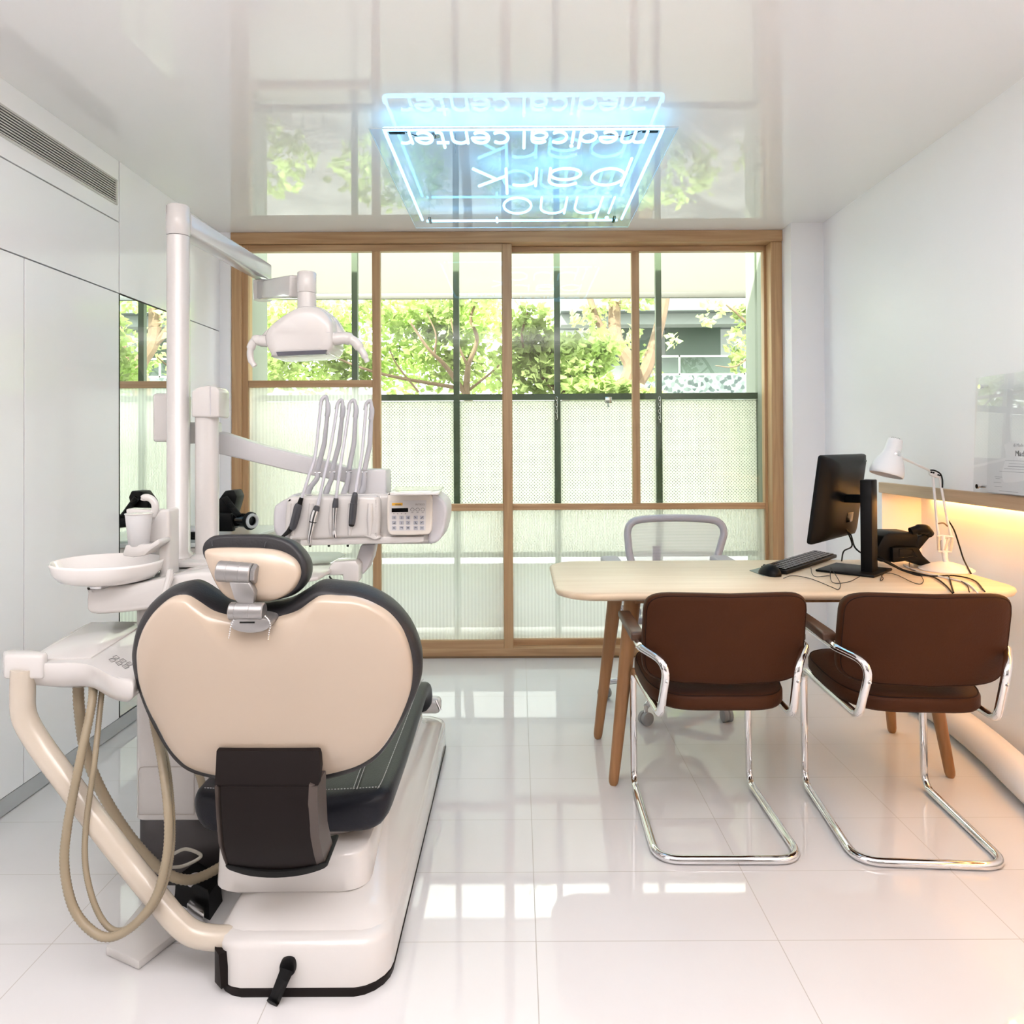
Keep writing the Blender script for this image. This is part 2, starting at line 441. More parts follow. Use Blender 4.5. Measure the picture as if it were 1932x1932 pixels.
# ================================================================ ROOM SHELL
CEIL = 2.462
XL, XR, YB, YW = -1.715, 1.715, -1.25, 4.29
XN, YN1 = 1.90, 3.50             # recessed niche under the right-hand shelf
struct('floor', B(XL - 0.1, XN + 0.1, YB, 4.50, -0.12, 0.0), floor_mat)
struct('ceiling', B(XL - 0.1, XN + 0.1, YB, 4.46, CEIL, CEIL + 0.15), ceil_mat)
struct('wall_back', B(XL - 0.1, XN + 0.1, YB - 0.1, YB, 0, CEIL), pbr('taupe_wall', (0.12, 0.105, 0.09), 0.6))
struct('wall_left', B(XL - 0.14, XL - 0.022, YB, 4.46, 0, CEIL), dark_gap)
struct('wall_right', B(XR, XN + 0.1, YB, 4.46, 1.045, CEIL), wall_paint)
bm = B(XN, XN + 0.1, YB, YN1, 0, 1.045); box(bm, XR, XN + 0.1, YN1, 4.46, 0, 1.045)
struct('wall_niche', bm, wall_paint)
struct('wall_pier', B(1.533, XR, 4.14, 4.46, 0, CEIL), wall_paint)
struct('wall_window', B(XL - 0.02, -1.652, 4.27, 4.46, 0, CEIL), wall_paint)

# flush white panels that line the left wall; a 4 mm dark gap shows between them
def panel(y0, y1, z0, z1, x=XL): return B(x - 0.02, x, y0, y1, z0, z1, 0.001, 1)
struct('wall_left_upper', panel(YB, 3.190, 2.200, CEIL), cab_mat)
struct('wall_left_end', panel(3.197, 4.29, 1.893, CEIL), cab_mat)
struct('wall_left_return', panel(3.722, 4.29, 0.0, 1.888), cab_mat)
struct('wall_left_near', panel(YB, 1.966, 0.066, 1.888), cab_mat)
struct('baseboard_left', B(XL - 0.02, XL - 0.004, YB, 3.718, 0.004, 0.062), kick_mat)

def cabinet(y0, y1, label):
    t = thing('storage_cabinet', label, 'cabinet', (XL, (y0 + y1) / 2, 0.066), 'tall cabinets in the left wall')
    link('body', B(XL - 0.021, XL - 0.0195, y0, y1, 0.066, 1.888), dark_gap, t)
    link('door', panel(y0, y1, 0.066, 1.888), cab_mat, t)
cabinet(1.970, 2.575, 'tall white gloss cabinet door cut by the left edge of the picture')
cabinet(2.581, 3.190, 'tall white gloss cabinet door directly left of the mirror')
t = thing('overhead_cabinet', 'long white gloss overhead cabinet flap below the air vent', 'cabinet', (XL, 2.2, 1.892))
link('flap_door', panel(0.4, 3.190, 1.893, 2.195), cab_mat, t)
link('body', B(XL - 0.021, XL - 0.0195, 0.4, 3.19, 1.892, 2.196), dark_gap, t)

# air vent in the upper band
t = thing('air_vent', 'long white slatted air vent high on the left wall', 'vent', (XL, 2.0, 2.26))
bm = nb()
for z in (2.268, 2.368): box(bm, XL - 0.001, XL + 0.006, 0.9, 3.165, z - 0.004, z + 0.004)
for y in (0.9, 3.165): box(bm, XL - 0.001, XL + 0.006, y - 0.006, y + 0.006, 2.264, 2.372)
link('vent_frame', bm, white_plastic, t)
link('backing', B(XL - 0.0005, XL + 0.001, 0.9, 3.16, 2.268, 2.368), dark_gap, t)
for k in range(9):
    z = 2.2775 + k * 0.0101
    link('slat', B(XL + 0.001, XL + 0.005, 0.906, 3.16, z - 0.0018, z + 0.0026), white_plastic, t)

# mirror
t = thing('wall_mirror', 'tall frameless mirror set into the white left wall', 'mirror', (XL, 3.45, 0.07))
link('mirror_glass', B(XL - 0.012, XL - 0.002, 3.197, 3.715, 0.07, 1.886), mirror_mat, t)
bm = B(XL - 0.014, XL, 3.1935, 3.1985, 0.068, 1.889)
link('mirror_edge', bm, black_plastic, t)

# oak shelf edge over the niche
tag(link('wall_shelf', B(XR - 0.016, XN, YB + 0.05, YN1, 0.996, 1.045, 0.002, 1), oak_y), 'oak shelf band with a warm light strip under it on the right wall', 'shelf')
t = thing('led_strip', 'glowing warm light strip under the oak shelf', 'light', (1.74, 1.8, 0.993))
link('diffuser', B(1.742, 1.754, 0.0, YN1 - 0.05, 0.9905, 0.9958), glow('warm_led', (1.0, 0.62, 0.22), 6.0), t)

# ================================================================ WINDOW
def zy(py, Y): return zw(py, Y)
YF, YR = 4.315, 4.385            # front and rear sash planes
win_l, win_r = -1.652, 1.533
hd = zy(459, YW)
struct('trim_1', B(win_l, win_r, 4.27, 4.46, hd, CEIL, 0.003, 1), oak_x)         # header
struct('trim_2', B(win_l, xw(457, YW), 4.28, 4.46, 0, hd, 0.003, 1), oak_z)      # left jamb
struct('trim_3', B(xw(1456, YW), win_r, 4.28, 4.46, 0, hd, 0.003, 1), oak_z)     # right jamb
struct('trim_4', B(win_l, win_r, YW, 4.46, 0, zy(1223.5, YW), 0.002, 1), oak_x)  # sill
struct('sill_shadow_line', B(win_l, win_r, YW - 0.006, YW + 0.001, 0.0, 0.010), pbr('sill_shadow', (0.20, 0.12, 0.06), 0.6))  # dark strip painted as the shadow along the foot of the sill

def sash(name, x0, x1, y0, y1, zb, zt, stile_l, stile_r, rail_t, rail_b, muntins, rails, panes):
    t = bpy.data.objects.new(name, None); COL.objects.link(t); t.location = ((x0 + x1) / 2, y0, zb); t['kind'] = 'structure'
    bm = nb()
    box(bm, x0, x0 + stile_l, y0, y1, zb, zt, 0.002, 1); box(bm, x1 - stile_r, x1, y0, y1, zb, zt, 0.002, 1)
    link('stile', bm, oak_z, t)
    bm = nb()
    box(bm, x0 + stile_l, x1 - stile_r, y0, y1, zt - rail_t, zt, 0.002, 1); box(bm, x0 + stile_l, x1 - stile_r, y0, y1, zb, zb + rail_b, 0.002, 1)
    link('rail', bm, oak_x, t)
    for (a, b, c, d) in muntins: link('muntin', B(a, b, y0 + 0.002, y1 - 0.002, c, d, 0.002, 1), oak_z, t)
    for (a, b, c, d) in rails: link('transom', B(a, b, y0 + 0.002, y1 - 0.002, c, d, 0.002, 1), oak_x, t)
    ym = (y0 + y1) / 2
    for (a, b, c, d, m) in panes:
        link('reeded_pane' if m is reeded else 'pane', B(a, b, ym - 0.003, ym + 0.003, c, d), m, t, smooth=0)
    return t
zt = hd - 0.001
zb = zy(1222, YF)
g = 0.006
Lx0, Lx1 = xw(457, YF), xw(967, YF)
mx0, mx1 = xw(704, YF), xw(719, YF)
sl, sr = xw(471, YF) - Lx0, Lx1 - xw(949.5, YF)
t1, t2 = zy(716, YF), zy(729, YF)
u1, u2 = zy(950, YF), zy(963, YF)
rt = zt - zy(474, YF); rb = zy(1206, YF) - zb
sash('window_1', Lx0, Lx1, YF - 0.022, YF + 0.022, zb, zt, sl, sr, rt, rb,
     [(mx0, mx1, zb + rb, zt - rt)], [(Lx0 + sl, mx0, t2, t1), (mx1, Lx1 - sr, u2, u1)],
     [(Lx0 + sl, mx0, t1, zt - rt, glass_mat), (Lx0 + sl, mx0, zb + rb, t2, reeded),
      (mx1, Lx1 - sr, u1, zt - rt, glass_mat), (mx1, Lx1 - sr, zb + rb, u2, reeded)])
Rx0, Rx1 = xw(948, YR), xw(1457, YR)
nx0, nx1 = xw(1193, YR), xw(1207, YR)
sl, sr = xw(966, YR) - Rx0, Rx1 - xw(1441, YR)
u1, u2 = zy(950.5, YR), zy(962, YR)
rt = zt - zy(477, YR); zb = zy(1218, YR); rb = zy(1204, YR) - zb
sash('window_2', Rx0, Rx1, YR - 0.022, YR + 0.022, zb, zt, sl, sr, rt, rb,
     [(nx0, nx1, u1, zt - rt)], [(Rx0 + sl, Rx1 - sr, u2, u1)],
     [(Rx0 + sl, nx0, u1, zt - rt, glass_mat), (nx1, Rx1 - sr, u1, zt - rt, glass_mat), (Rx0 + sl, Rx1 - sr, zb + rb, u2, reeded)])

# ================================================================ OUTSIDE
YG = 4.74
struct('ground', B(-9, 12, 6.4, 24, -0.3, -0.10), pbr('dappled_asphalt', (0.16, 0.16, 0.155), 0.8, var=0.6, scale=1.6))  # strong mottling puts dappled tree shade into the ground colour
struct('floor_terrace', B(-9, 12, 4.46, 6.4, -0.3, -0.08), pbr('pavement', (0.34, 0.33, 0.31), 0.8, var=0.1))
pier_mat = pbr('pale_green_render', (0.25, 0.28, 0.22), 0.7, var=0.05)
struct('wall_outer_left', B(-2.6, xw(505, 4.95), 4.50, 4.95, -0.1, 2.9), pier_mat)
struct('wall_outer_right', B(xw(1409, 4.95), 2.6, 4.50, 4.95, -0.1, 2.9), pier_mat)
# metal grid with perforated sheets
t = thing('metal_screen', 'dark green metal grid with pale perforated sheets outside the window', 'screen', (0, YG, 0))
pz0, pz1 = zy(1046, YG), zy(756, YG)
bars = [(476, 484), (665.5, 676), (856.5, 867.5), (1046.5, 1057.5), (1238, 1248.5), (1428, 1436)]
for a, b in bars: link('post', B(xw(a, YG), xw(b, YG), YG - 0.02, YG + 0.02, -0.08, 2.62), green_metal, t)
link('rail', B(xw(476, YG), xw(1436, YG), YG - 0.022, YG + 0.022, zy(755, YG), zy(743.5, YG)), green_metal, t)
link('rail', B(xw(476, YG), xw(1436, YG), YG - 0.022, YG + 0.022, zy(1050, YG), zy(1042, YG)), green_metal, t)
for (a, b), (c, d) in zip(bars, bars[1:]):
    link('perforated_sheet', B(xw(b, YG), xw(c, YG), YG + 0.004, YG + 0.007, pz0, pz1), perf_mat, t)
bm = B(xw(1141, YG), xw(1154, YG), YG - 0.035, YG - 0.021, zy(762, YG), zy(750, YG), 0.003)
tube(bm, [U(1147, 760, YG - 0.03), U(1148, 768, YG - 0.03)], 0.007, 8)
link('latch', bm, steel, t)
tag(link('planter_wall', B(-1.7, 1.75, 5.0, 5.25, 0.0, zy(1062, 5.0), 0.01), pbr('white_render', (0.80, 0.80, 0.80), 0.7)), 'low white wall behind the reeded lower glass', 'low wall')
def chain(px, n, drop, label):
    t = thing('hanging_chain', label, 'chain', U(px, 748, YG - 0.035))
    for k in range(n):
        z0 = U(px, 748 + k * drop, YG - 0.035); z1 = U(px + (1.5 if k % 2 else -1), 748 + (k + 1.3) * drop, YG - 0.035)
        m = (z0 + z1) / 2; h = (z0 - z1).length / 2
        d = Vector((0.35, 0.94, 0)) if k % 2 else Vector((0.94, -0.35, 0))
        link('chain_link', T([m + Vector((0, 0, 1)) * h * math.sin(a) + d * h * 0.5 * math.cos(a) for a in [2 * PI * i / 14 for i in range(14)]], 0.0017, 6, closed=True), steel, t)
chain(1050.5, 7, 6.0, 'short steel chain hanging on the third dark post outside the window')
chain(1245, 8, 6.0, 'short steel chain hanging on the rightmost dark post outside the window')

# awning above
YA = 5.6
t = thing('fabric_awning', 'cream fabric awning across the top of the window view', 'awning', (0, YA, 2.4))
za = zy(553, YA); zl = zy(563.5, YA)
bm = B(-3.2, 3.4, YA, YA + 0.006, za, 3.45)
link('awning_cloth', bm, awning_mat, t)
for x_ in (-2.45, 2.45): link('awning_arm', T([(x_, 4.40, 2.56), (x_, YA, zl + 0.03)], 0.02, 8), MATS['white_lacquer'], t)
link('front_bar', B(-3.2, 3.4, YA - 0.015, YA + 0.02, zl, za, 0.004), pbr('putty_metal', (0.13, 0.125, 0.105), 0.5), t)

# building across the street
YBD = 13.0
def bx(p0, p1, q0, q1, y0, dep): return B(xw(p0, y0), xw(p1, y0), y0, y0 + dep, zy(q1, y0), zy(q0, y0))
t = thing('balcony_building', 'grey green building with a glazed balcony across the street', 'building', (3, YBD, 0))
cw = pbr('concrete_green', (0.22, 0.26, 0.22), 0.8, var=0.08)
link('wall', B(-9, 11, YBD + 2.2, YBD + 2.6, -0.1, 9), pbr('pale_facade', (0.62, 0.64, 0.60), 0.8, var=0.1), t)
link('soffit', bx(1060, 1900, 556, 587, YBD, 2.2), pbr('soffit_grey', (0.12, 0.14, 0.13), 0.8), t)
link('beam', bx(1060, 1900, 587, 613, YBD + 0.3, 0.4), pbr('beam_grey', (0.19, 0.21, 0.185), 0.8), t)
link('opening', bx(1257, 1361, 611, 676, YBD + 1.6, 0.05), pbr('dark_green_opening', (0.04, 0.075, 0.04), 0.4), t)
link('opening', bx(1150, 1240, 620, 690, YBD + 1.6, 0.05), MATS['dark_green_opening'], t)
rail_m = pbr('white_rail', (0.40, 0.42, 0.36), 0.5)
link('top_rail', bx(1195, 1900, 672, 675.5, YBD, 0.06), rail_m, t)
link('bottom_rail', bx(1195, 1900, 706, 709.5, YBD, 0.06), rail_m, t)
for p in (1283, 1406, 1530): link('baluster', bx(p - 1.5, p + 1.5, 672, 709, YBD, 0.05), rail_m, t)
link('balcony_glass', bx(1195, 1900, 675, 706, YBD + 0.02, 0.015), clear_glass('balcony_glass', (0.6, 0.68, 0.62), 0.6), t)
ter, nt_, out_ = nm('terrazzo')
b_ = N(nt_, 'ShaderNodeBsdfPrincipled'); vo = N(nt_, 'ShaderNodeTexVoronoi'); vo.inputs['Scale'].default_value = 16
g_ = N(nt_, 'ShaderNodeNewGeometry'); nt_.links.new(g_.outputs['Position'], vo.inputs['Vector'])
cr_ = N(nt_, 'ShaderNodeValToRGB'); cr_.color_ramp.elements[0].color = (0.022, 0.036, 0.032, 1); cr_.color_ramp.elements[1].color = (0.13, 0.165, 0.145, 1)
cr_.color_ramp.elements[0].position = 0.2; cr_.color_ramp.elements[1].position = 0.5
nt_.links.new(vo.outputs['Color'], cr_.inputs[0]); nt_.links.new(cr_.outputs[0], b_.inputs['Base Color']); nt_.links.new(b_.outputs[0], out_.inputs[0])
link('parapet', bx(1195, 1900, 709.5, 790, YBD, 0.2), ter, t)

# trees
def leaf(bm, p, s, rnd):
    a, b_, c = rnd.uniform(0, 2 * PI), rnd.uniform(-0.9, 0.9), rnd.uniform(0, 2 * PI)
    m = Matrix.Rotation(a, 3, 'Z') @ Matrix.Rotation(b_, 3, 'X') @ Matrix.Rotation(c, 3, 'Y')
    w = s * rnd.uniform(0.28, 0.42)
    q = [(0, 0, 0), (w, s * 0.45, 0.12 * s), (0, s, -0.08 * s), (-w, s * 0.45, 0.12 * s), (0, s * 0.5, 0)]
    v = [bm.verts.new(p + m @ Vector(k)) for k in q]
    bm.faces.new((v[0], v[1], v[4])); bm.faces.new((v[1], v[2], v[4])); bm.faces.new((v[2], v[3], v[4])); bm.faces.new((v[3], v[0], v[4]))
def tree(label, limbs, blobs, seed, size):
    rnd = random.Random(seed)
    base = limbs[0][0][0]
    t = thing('street_tree', label, 'tree', (base[0], base[1], -0.08), 'trees outside the window')
    bm = nb()
    for pts, r0, r1 in limbs:
        q = catmull(pts, 5); k = len(q) - 1
        tube(bm, q, [r0 + (r1 - r0) * i / k for i in range(k + 1)], 8)
    link('trunk', bm, bark, t)
    bm = nb()
    for (c, rad, n) in blobs:
        for _ in range(n):
            while True:
                d = Vector((rnd.uniform(-1, 1), rnd.uniform(-1, 1), rnd.uniform(-1, 1)))
                if d.length < 1: break
            p = Vector(c) + Vector((d.x * rad[0], d.y * rad[1], d.z * rad[2]))
            leaf(bm, p, size * rnd.uniform(0.6, 1.3), rnd)
    f = link('foliage', bm, leaf_mat, t, smooth=0); f['kind'] = 'stuff'
    return t
def L(px, py, Y): return tuple(U(px, py, Y))
def blob(px, py, Y, rx, rz, n, ry=0.6): return (L(px, py, Y), (rx, ry, rz), n)
tree('leafy tree with forked thin branches in the left sash, left of the centre stile',
     [([(-0.55, 7.0, -0.1), L(885, 800, 7.0), L(880, 740, 7.0), L(883, 690, 6.95)], 0.05, 0.026),
      ([L(883, 690, 6.95), L(900, 640, 6.95), L(888, 600, 6.9), L(905, 560, 6.9)], 0.024, 0.010),
      ([L(883, 750, 7.0), L(840, 690, 6.95), L(810, 660, 6.9), L(775, 610, 6.85)], 0.028, 0.009),
      ([L(820, 668, 6.95), L(822, 630, 6.9), L(805, 590, 6.9)], 0.011, 0.005),
      ([L(884, 695, 6.95), L(860, 640, 6.9), L(850, 600, 6.9)], 0.014, 0.006),
      ([L(880, 740, 7.0), L(930, 700, 6.95), L(960, 670, 6.9)], 0.014, 0.006),
      ([L(790, 740, 6.9), L(750, 690, 6.9), L(735, 660, 6.85)], 0.010, 0.005),
      ([L(880, 735, 7.0), L(700, 700, 7.0), L(560, 640, 7.0)], 0.02, 0.006)],
     [blob(580, 600, 7.3, 0.6, 0.20, 754, 0.4), blob(600, 690, 7.3, 0.7, 0.30, 812, 0.4), blob(780, 590, 7.3, 0.6, 0.2, 812, 0.4), blob(770, 690, 7.4, 0.6, 0.3, 551, 0.4),
      blob(900, 600, 7.2, 0.4, 0.22, 667, 0.4), blob(905, 700, 7.4, 0.4, 0.25, 377, 0.4), blob(830, 640, 7.6, 0.7, 0.4, 609, 0.4), blob(500, 650, 7.4, 0.3, 0.5, 435, 0.4), blob(700, 640, 7.7, 1.1, 0.5, 754, 0.3)], 3, 0.088)
tree('bushy bright tree filling the view right of the centre stile',
     [([(0.75, 6.2, -0.1), L(1080, 800, 6.2), L(1060, 740, 6.2)], 0.045, 0.028),
      ([L(1060, 745, 6.2), L(1010, 700, 6.15), L(985, 640, 6.1), L(995, 590, 6.1)], 0.020, 0.007),
      ([L(1060, 745, 6.2), L(1100, 690, 6.15), L(1130, 640, 6.1)], 0.020, 0.007)],
     [blob(1000, 615, 6.25, 0.22, 0.2, 300, 0.3), blob(1005, 690, 6.3, 0.32, 0.26, 754, 0.35), blob(1085, 695, 6.25, 0.30, 0.20, 899, 0.3), blob(1130, 660, 6.25, 0.16, 0.16, 478, 0.25),
      blob(1060, 655, 6.3, 0.22, 0.11, 348, 0.25), blob(1130, 735, 6.15, 0.32, 0.09, 754, 0.3), blob(1205, 748, 6.1, 0.22, 0.035, 290, 0.25)], 5, 0.085)
tree('tree with thick bare leaning trunks left of the balcony',
     [([(1.85, 9.6, -0.1), L(1185, 760, 9.6), L(1190, 690, 9.6), L(1163, 640, 9.6), L(1160, 570, 9.6), L(1168, 480, 9.6)], 0.11, 0.068),
      ([(1.75, 9.9, -0.1), L(1195, 770, 9.8), L(1222, 690, 9.8), L(1245, 610, 9.8), L(1262, 520, 9.8)], 0.11, 0.06),
      ([L(1165, 650, 9.6), L(1130, 610, 9.6), L(1112, 560, 9.6)], 0.055, 0.038)],
     [blob(1185, 568, 9.5, 0.35, 0.10, 130, 0.4), blob(1115, 600, 9.8, 0.30, 0.2, 130, 0.4), blob(1195, 660, 10.0, 0.2, 0.35, 110, 0.3), blob(1225, 690, 10.1, 0.15, 0.25, 70, 0.3)], 9, 0.10)
tree('sparse branch of pale leaves at the right end of the balcony',
     [([(4.2, 11.4, -0.1), L(1480, 760, 11.4), L(1440, 650, 11.4), L(1400, 600, 11.3), L(1370, 575, 11.2)], 0.05, 0.012),
      ([L(1440, 650, 11.4), L(1390, 690, 11.3), L(1350, 690, 11.2)], 0.02, 0.006)],
     [blob(1350, 582, 11.3, 0.16, 0.08, 22, 0.2), blob(1332, 605, 11.3, 0.10, 0.10, 18, 0.2), blob(1398, 590, 11.4, 0.16, 0.14, 55, 0.2), blob(1395, 655, 11.4, 0.18, 0.45, 110, 0.2), blob(1270, 642, 11.2, 0.09, 0.08, 16, 0.2)], 11, 0.13)
def shrub(label, c, rx, rz, n, seed):  # greenery out of direct view, added to feed the ceiling reflection
    rnd = random.Random(seed); t = thing('reflection_shrub', label, 'shrub', (c[0], c[1], -0.1), 'added shrubs for the ceiling reflection')
    link('stem', T([(c[0], c[1], -0.1), (c[0] + 0.05, c[1], c[2])], 0.03, 8), bark, t)
    bm = nb()
    for _ in range(n):
        a, e = rnd.uniform(0, 2 * PI), rnd.uniform(-1, 1); q = math.sqrt(max(0, 1 - e * e)); k = rnd.uniform(0.75, 1)
        leaf(bm, Vector((c[0] + rx * q * math.cos(a) * k, c[1] + 0.35 * q * math.sin(a) * k, c[2] + rz * e * k)), 0.12, rnd)
    f = link('foliage', bm, leaf_mat, t, smooth=0); f['kind'] = 'stuff'
for i_, x_ in enumerate((-3.0, -1.5, 0.2, 1.7, 3.2)):
    shrub('added low leafy shrub behind the perforated sheets, there for the ceiling reflection', (x_, 8.4 + 0.3 * (i_ % 2), 0.45), 0.7, 0.45, 500, 30 + i_)

# ================================================================ DENTAL CHAIR
ch = thing('dental_chair', 'white dental chair with charcoal upholstery seen from behind', 'dental chair', (-0.50, 2.2, 0))
# --- base plinth
def rrect(x0, x1, y0, y1, z, r, n=5):
    out = []
    for cx, cy, a in ((x1 - r, y1 - r, 0), (x0 + r, y1 - r, 90), (x0 + r, y0 + r, 180), (x1 - r, y0 + r, 270)):
        for k in range(n + 1):
            t = math.radians(a + 90 * k / n)
            out.append(Vector((cx + r * math.cos(t), cy + r * math.sin(t), z)))
    return out
bx0, bx1, by0, by1 = -0.700, -0.296, 1.675, 3.06
def brow(z, ins, y0=None, bow=0.016):
    ring = rrect(bx0 + ins, bx1 - ins, (by0 if y0 is None else y0) + ins, by1 - ins, z, 0.075)
    for p in ring:                                   # the near end bows towards the viewer
        if p.y < by0 + 0.35: p.y -= bow * (1 - ((p.x - (bx0 + bx1) / 2) / 0.2) ** 2)
    return ring
link('base_trim', loft(nb(), [brow(0.0, 0.002), brow(0.020, -0.002), brow(0.024, 0.004)]), dark_plastic, ch)
link('base', loft(nb(), [brow(0.022, 0.0), brow(0.104, 0.0), brow(0.116, 0.005), brow(0.123, 0.016), brow(0.127, 0.032)]), white_plastic, ch, smooth=50)
link('base_side_panel', loft(nb(), [[Vector(p) for p in r] for r in (
    [(bx0 - 0.003, 1.80, 0.022), (bx0 - 0.003, 1.72, 0.022), (bx0 + 0.010, 1.685, 0.022), (bx0 + 0.034, 1.662, 0.022), (bx0 + 0.05, 1.69, 0.022), (bx0 + 0.05, 1.80, 0.022)],
    [(bx0 - 0.003, 1.80, 0.088), (bx0 - 0.003, 1.72, 0.094), (bx0 + 0.010, 1.685, 0.096), (bx0 + 0.026, 1.668, 0.094), (bx0 + 0.05, 1.69, 0.094), (bx0 + 0.05, 1.80, 0.088)])]), dark_plastic, ch)
def lrow(x0, x1, y0, y1, z, r=0.08): return rrect(x0, x1, y0, y1, z, r)
link('lift_cover', loft(nb(), [lrow(-0.690, -0.306, 1.690, 3.03, 0.120), lrow(-0.682, -0.314, 1.712, 2.99, 0.136), lrow(-0.668, -0.326, 1.765, 2.93, 0.156), lrow(-0.655, -0.342, 1.85, 2.85, 0.182), lrow(-0.645, -0.355, 1.95, 2.80, 0.215), lrow(-0.640, -0.365, 2.05, 2.78, 0.26)]), white_plastic, ch, smooth=70)
# --- seat carriage and shell
def lp(x0, x1, y0, y1, z, r): return rrect(x0, x1, y0, y1, z, r)
link('seat_carriage', loft(nb(), [lp(-0.735, -0.372, 1.790, 2.55, 0.158, 0.06), lp(-0.742, -0.364, 1.780, 2.56, 0.168, 0.06), lp(-0.738, -0.366, 1.785, 2.56, 0.246, 0.06), lp(-0.730, -0.372, 1.795, 2.55, 0.256, 0.06)]), white_plastic, ch, smooth=50)
link('seat_shell', loft(nb(), [lp(-0.735, -0.385, 1.87, 2.58, 0.250, 0.10), lp(-0.765, -0.350, 1.85, 2.62, 0.272, 0.11), lp(-0.785, -0.330, 1.835, 2.66, 0.300, 0.12), lp(-0.78, -0.335, 1.85, 2.66, 0.315, 0.12)]), white_plastic, ch, smooth=60)
# --- seat cushion: a long pad that dips behind the back and rolls over at the foot end
def seat_row(y, zt, thick, hw, cx):
    r = []
    prof = [(-1.0, -0.55), (-1.0, -0.2), (-0.97, -0.06), (-0.88, 0.0), (-0.5, -0.015), (0, -0.03), (0.5, -0.015), (0.88, 0.0), (0.97, -0.06), (1.0, -0.2), (1.0, -0.55), (0.93, -0.92), (0.8, -1.0), (0, -1.0), (-0.8, -1.0), (-0.93, -0.92)]
    for a, b in prof: r.append(Vector((cx + a * hw, y, zt + (b * thick if b < -0.04 else b))))
    return r
rows = [(1.80, 0.350, 0.045, 0.17, -0.558), (1.805, 0.372, 0.08, 0.215, -0.560), (1.83, 0.388, 0.100, 0.243, -0.562), (1.88, 0.388, 0.102, 0.247, -0.562), (2.05, 0.380, 0.10, 0.243, -0.562), (2.25, 0.376, 0.10, 0.232, -0.555),
        (2.45, 0.382, 0.10, 0.215, -0.54), (2.62, 0.388, 0.08, 0.205, -0.53), (2.72, 0.375, 0.07, 0.20, -0.525), (2.80, 0.33, 0.06, 0.195, -0.52), (2.84, 0.27, 0.05, 0.185, -0.515), (2.845, 0.225, 0.03, 0.17, -0.515)]
sc_ = link('seat_cushion', loft(nb(), [seat_row(*r) for r in rows]), seat_leather, ch, smooth=60)
sm_ = sc_.modifiers.new('smooth', 'SUBSURF'); sm_.levels = 1; sm_.render_levels = 1
def stitch_run(pts, r=0.0012):
    bm = nb(); q = catmull(pts, 14); acc = 0; start = q[0]
    for a, b in zip(q, q[1:]):
        d = (b - a).length; m = max(1, int(d / 0.0075))
        for k in range(m):
            s = a.lerp(b, k / m); e = a.lerp(b, (k + 0.55) / m)
            tube(bm, [s, e], r, 5)
    return bm
bm = stitch_run([(cx + s * 0.88 * hw, y, zt + 0.001) for s in (1,) for (y, zt, th, hw, cx) in rows[2:9]])
append(bm, stitch_run([(-0.345, 1.838, 0.3885), (-0.45, 1.828, 0.388), (-0.56, 1.826, 0.386), (-0.68, 1.828, 0.388), (-0.78, 1.838, 0.3885)]))
append(bm, stitch_run([(-0.40, 1.832, 0.3865), (-0.412, 2.0, 0.375), (-0.415, 2.2, 0.368), (-0.41, 2.45, 0.374)]))
append(bm, stitch_run([(-0.409, 1.832, 0.3865), (-0.421, 2.0, 0.375), (-0.424, 2.2, 0.368), (-0.419, 2.45, 0.374)]))
link('seam', bm, stitch, sc_, smooth=0)
link('foot_end', B(-0.47, -0.30, 2.84, 2.90, 0.20, 0.26, 0.02, 3), white_plastic, ch)
link('foot_bolt', T([(-0.315, 2.82, 0.262), (-0.297, 2.80, 0.232)], 0.005, 8), chrome, ch)

# --- backrest: heart-shaped pad with a cream shell towards the viewer
P0 = U(523, 1105, 1.55); P1 = U(523, 1460, 1.68)
bn = Vector((1, 0, 0)).cross(P1 - P0).normalized()
if bn.y > 0: bn = -bn                                   # points to the viewer
pad_px = [(435, 1147), (400, 1131), (371, 1113), (348, 1106), (316, 1115), (284, 1140), (262, 1176), (251, 1217), (249, 1243), (255, 1278), (268, 1317), (287, 1357), (313, 1400), (334, 1426), (360, 1444), (400, 1455), (450, 1460), (520, 1461), (560, 1461), (608, 1459), (647, 1452), (685, 1440), (717, 1420), (746, 1384), (772, 1339), (791, 1294), (795.5, 1262), (790, 1224), (772, 1182), (746, 1150), (714, 1128), (679, 1113), (647, 1108), (615, 1104.5), (595.5, 1108), (570, 1124), (541, 1140), (509, 1146), (470, 1149)]
sh_px = [(435, 1167), (400, 1158), (371, 1140), (348, 1128.6), (319.5, 1132), (290.6, 1155), (268, 1188.6), (256, 1224), (254.7, 1253), (260, 1294.5), (276, 1336), (294, 1368), (313, 1402), (332, 1426), (358, 1446), (400, 1458), (450, 1463), (520, 1463), (560, 1463), (608, 1459), (647, 1451), (682, 1439.6), (717, 1416), (746, 1375), (769, 1323), (776, 1288), (773.6, 1246), (759, 1201), (733.5, 1166), (701, 1144), (669, 1132), (637, 1129), (605, 1127.6), (586, 1137), (560, 1155), (528, 1166), (509, 1169), (470, 1171)]
PP = P0 - bn * 0.028
cen = UP(521, 1300, P0, bn); cenp = UP(521, 1300, PP, bn)
pad = catmull([UP(x, y, PP, bn) for x, y in pad_px], 4, True)
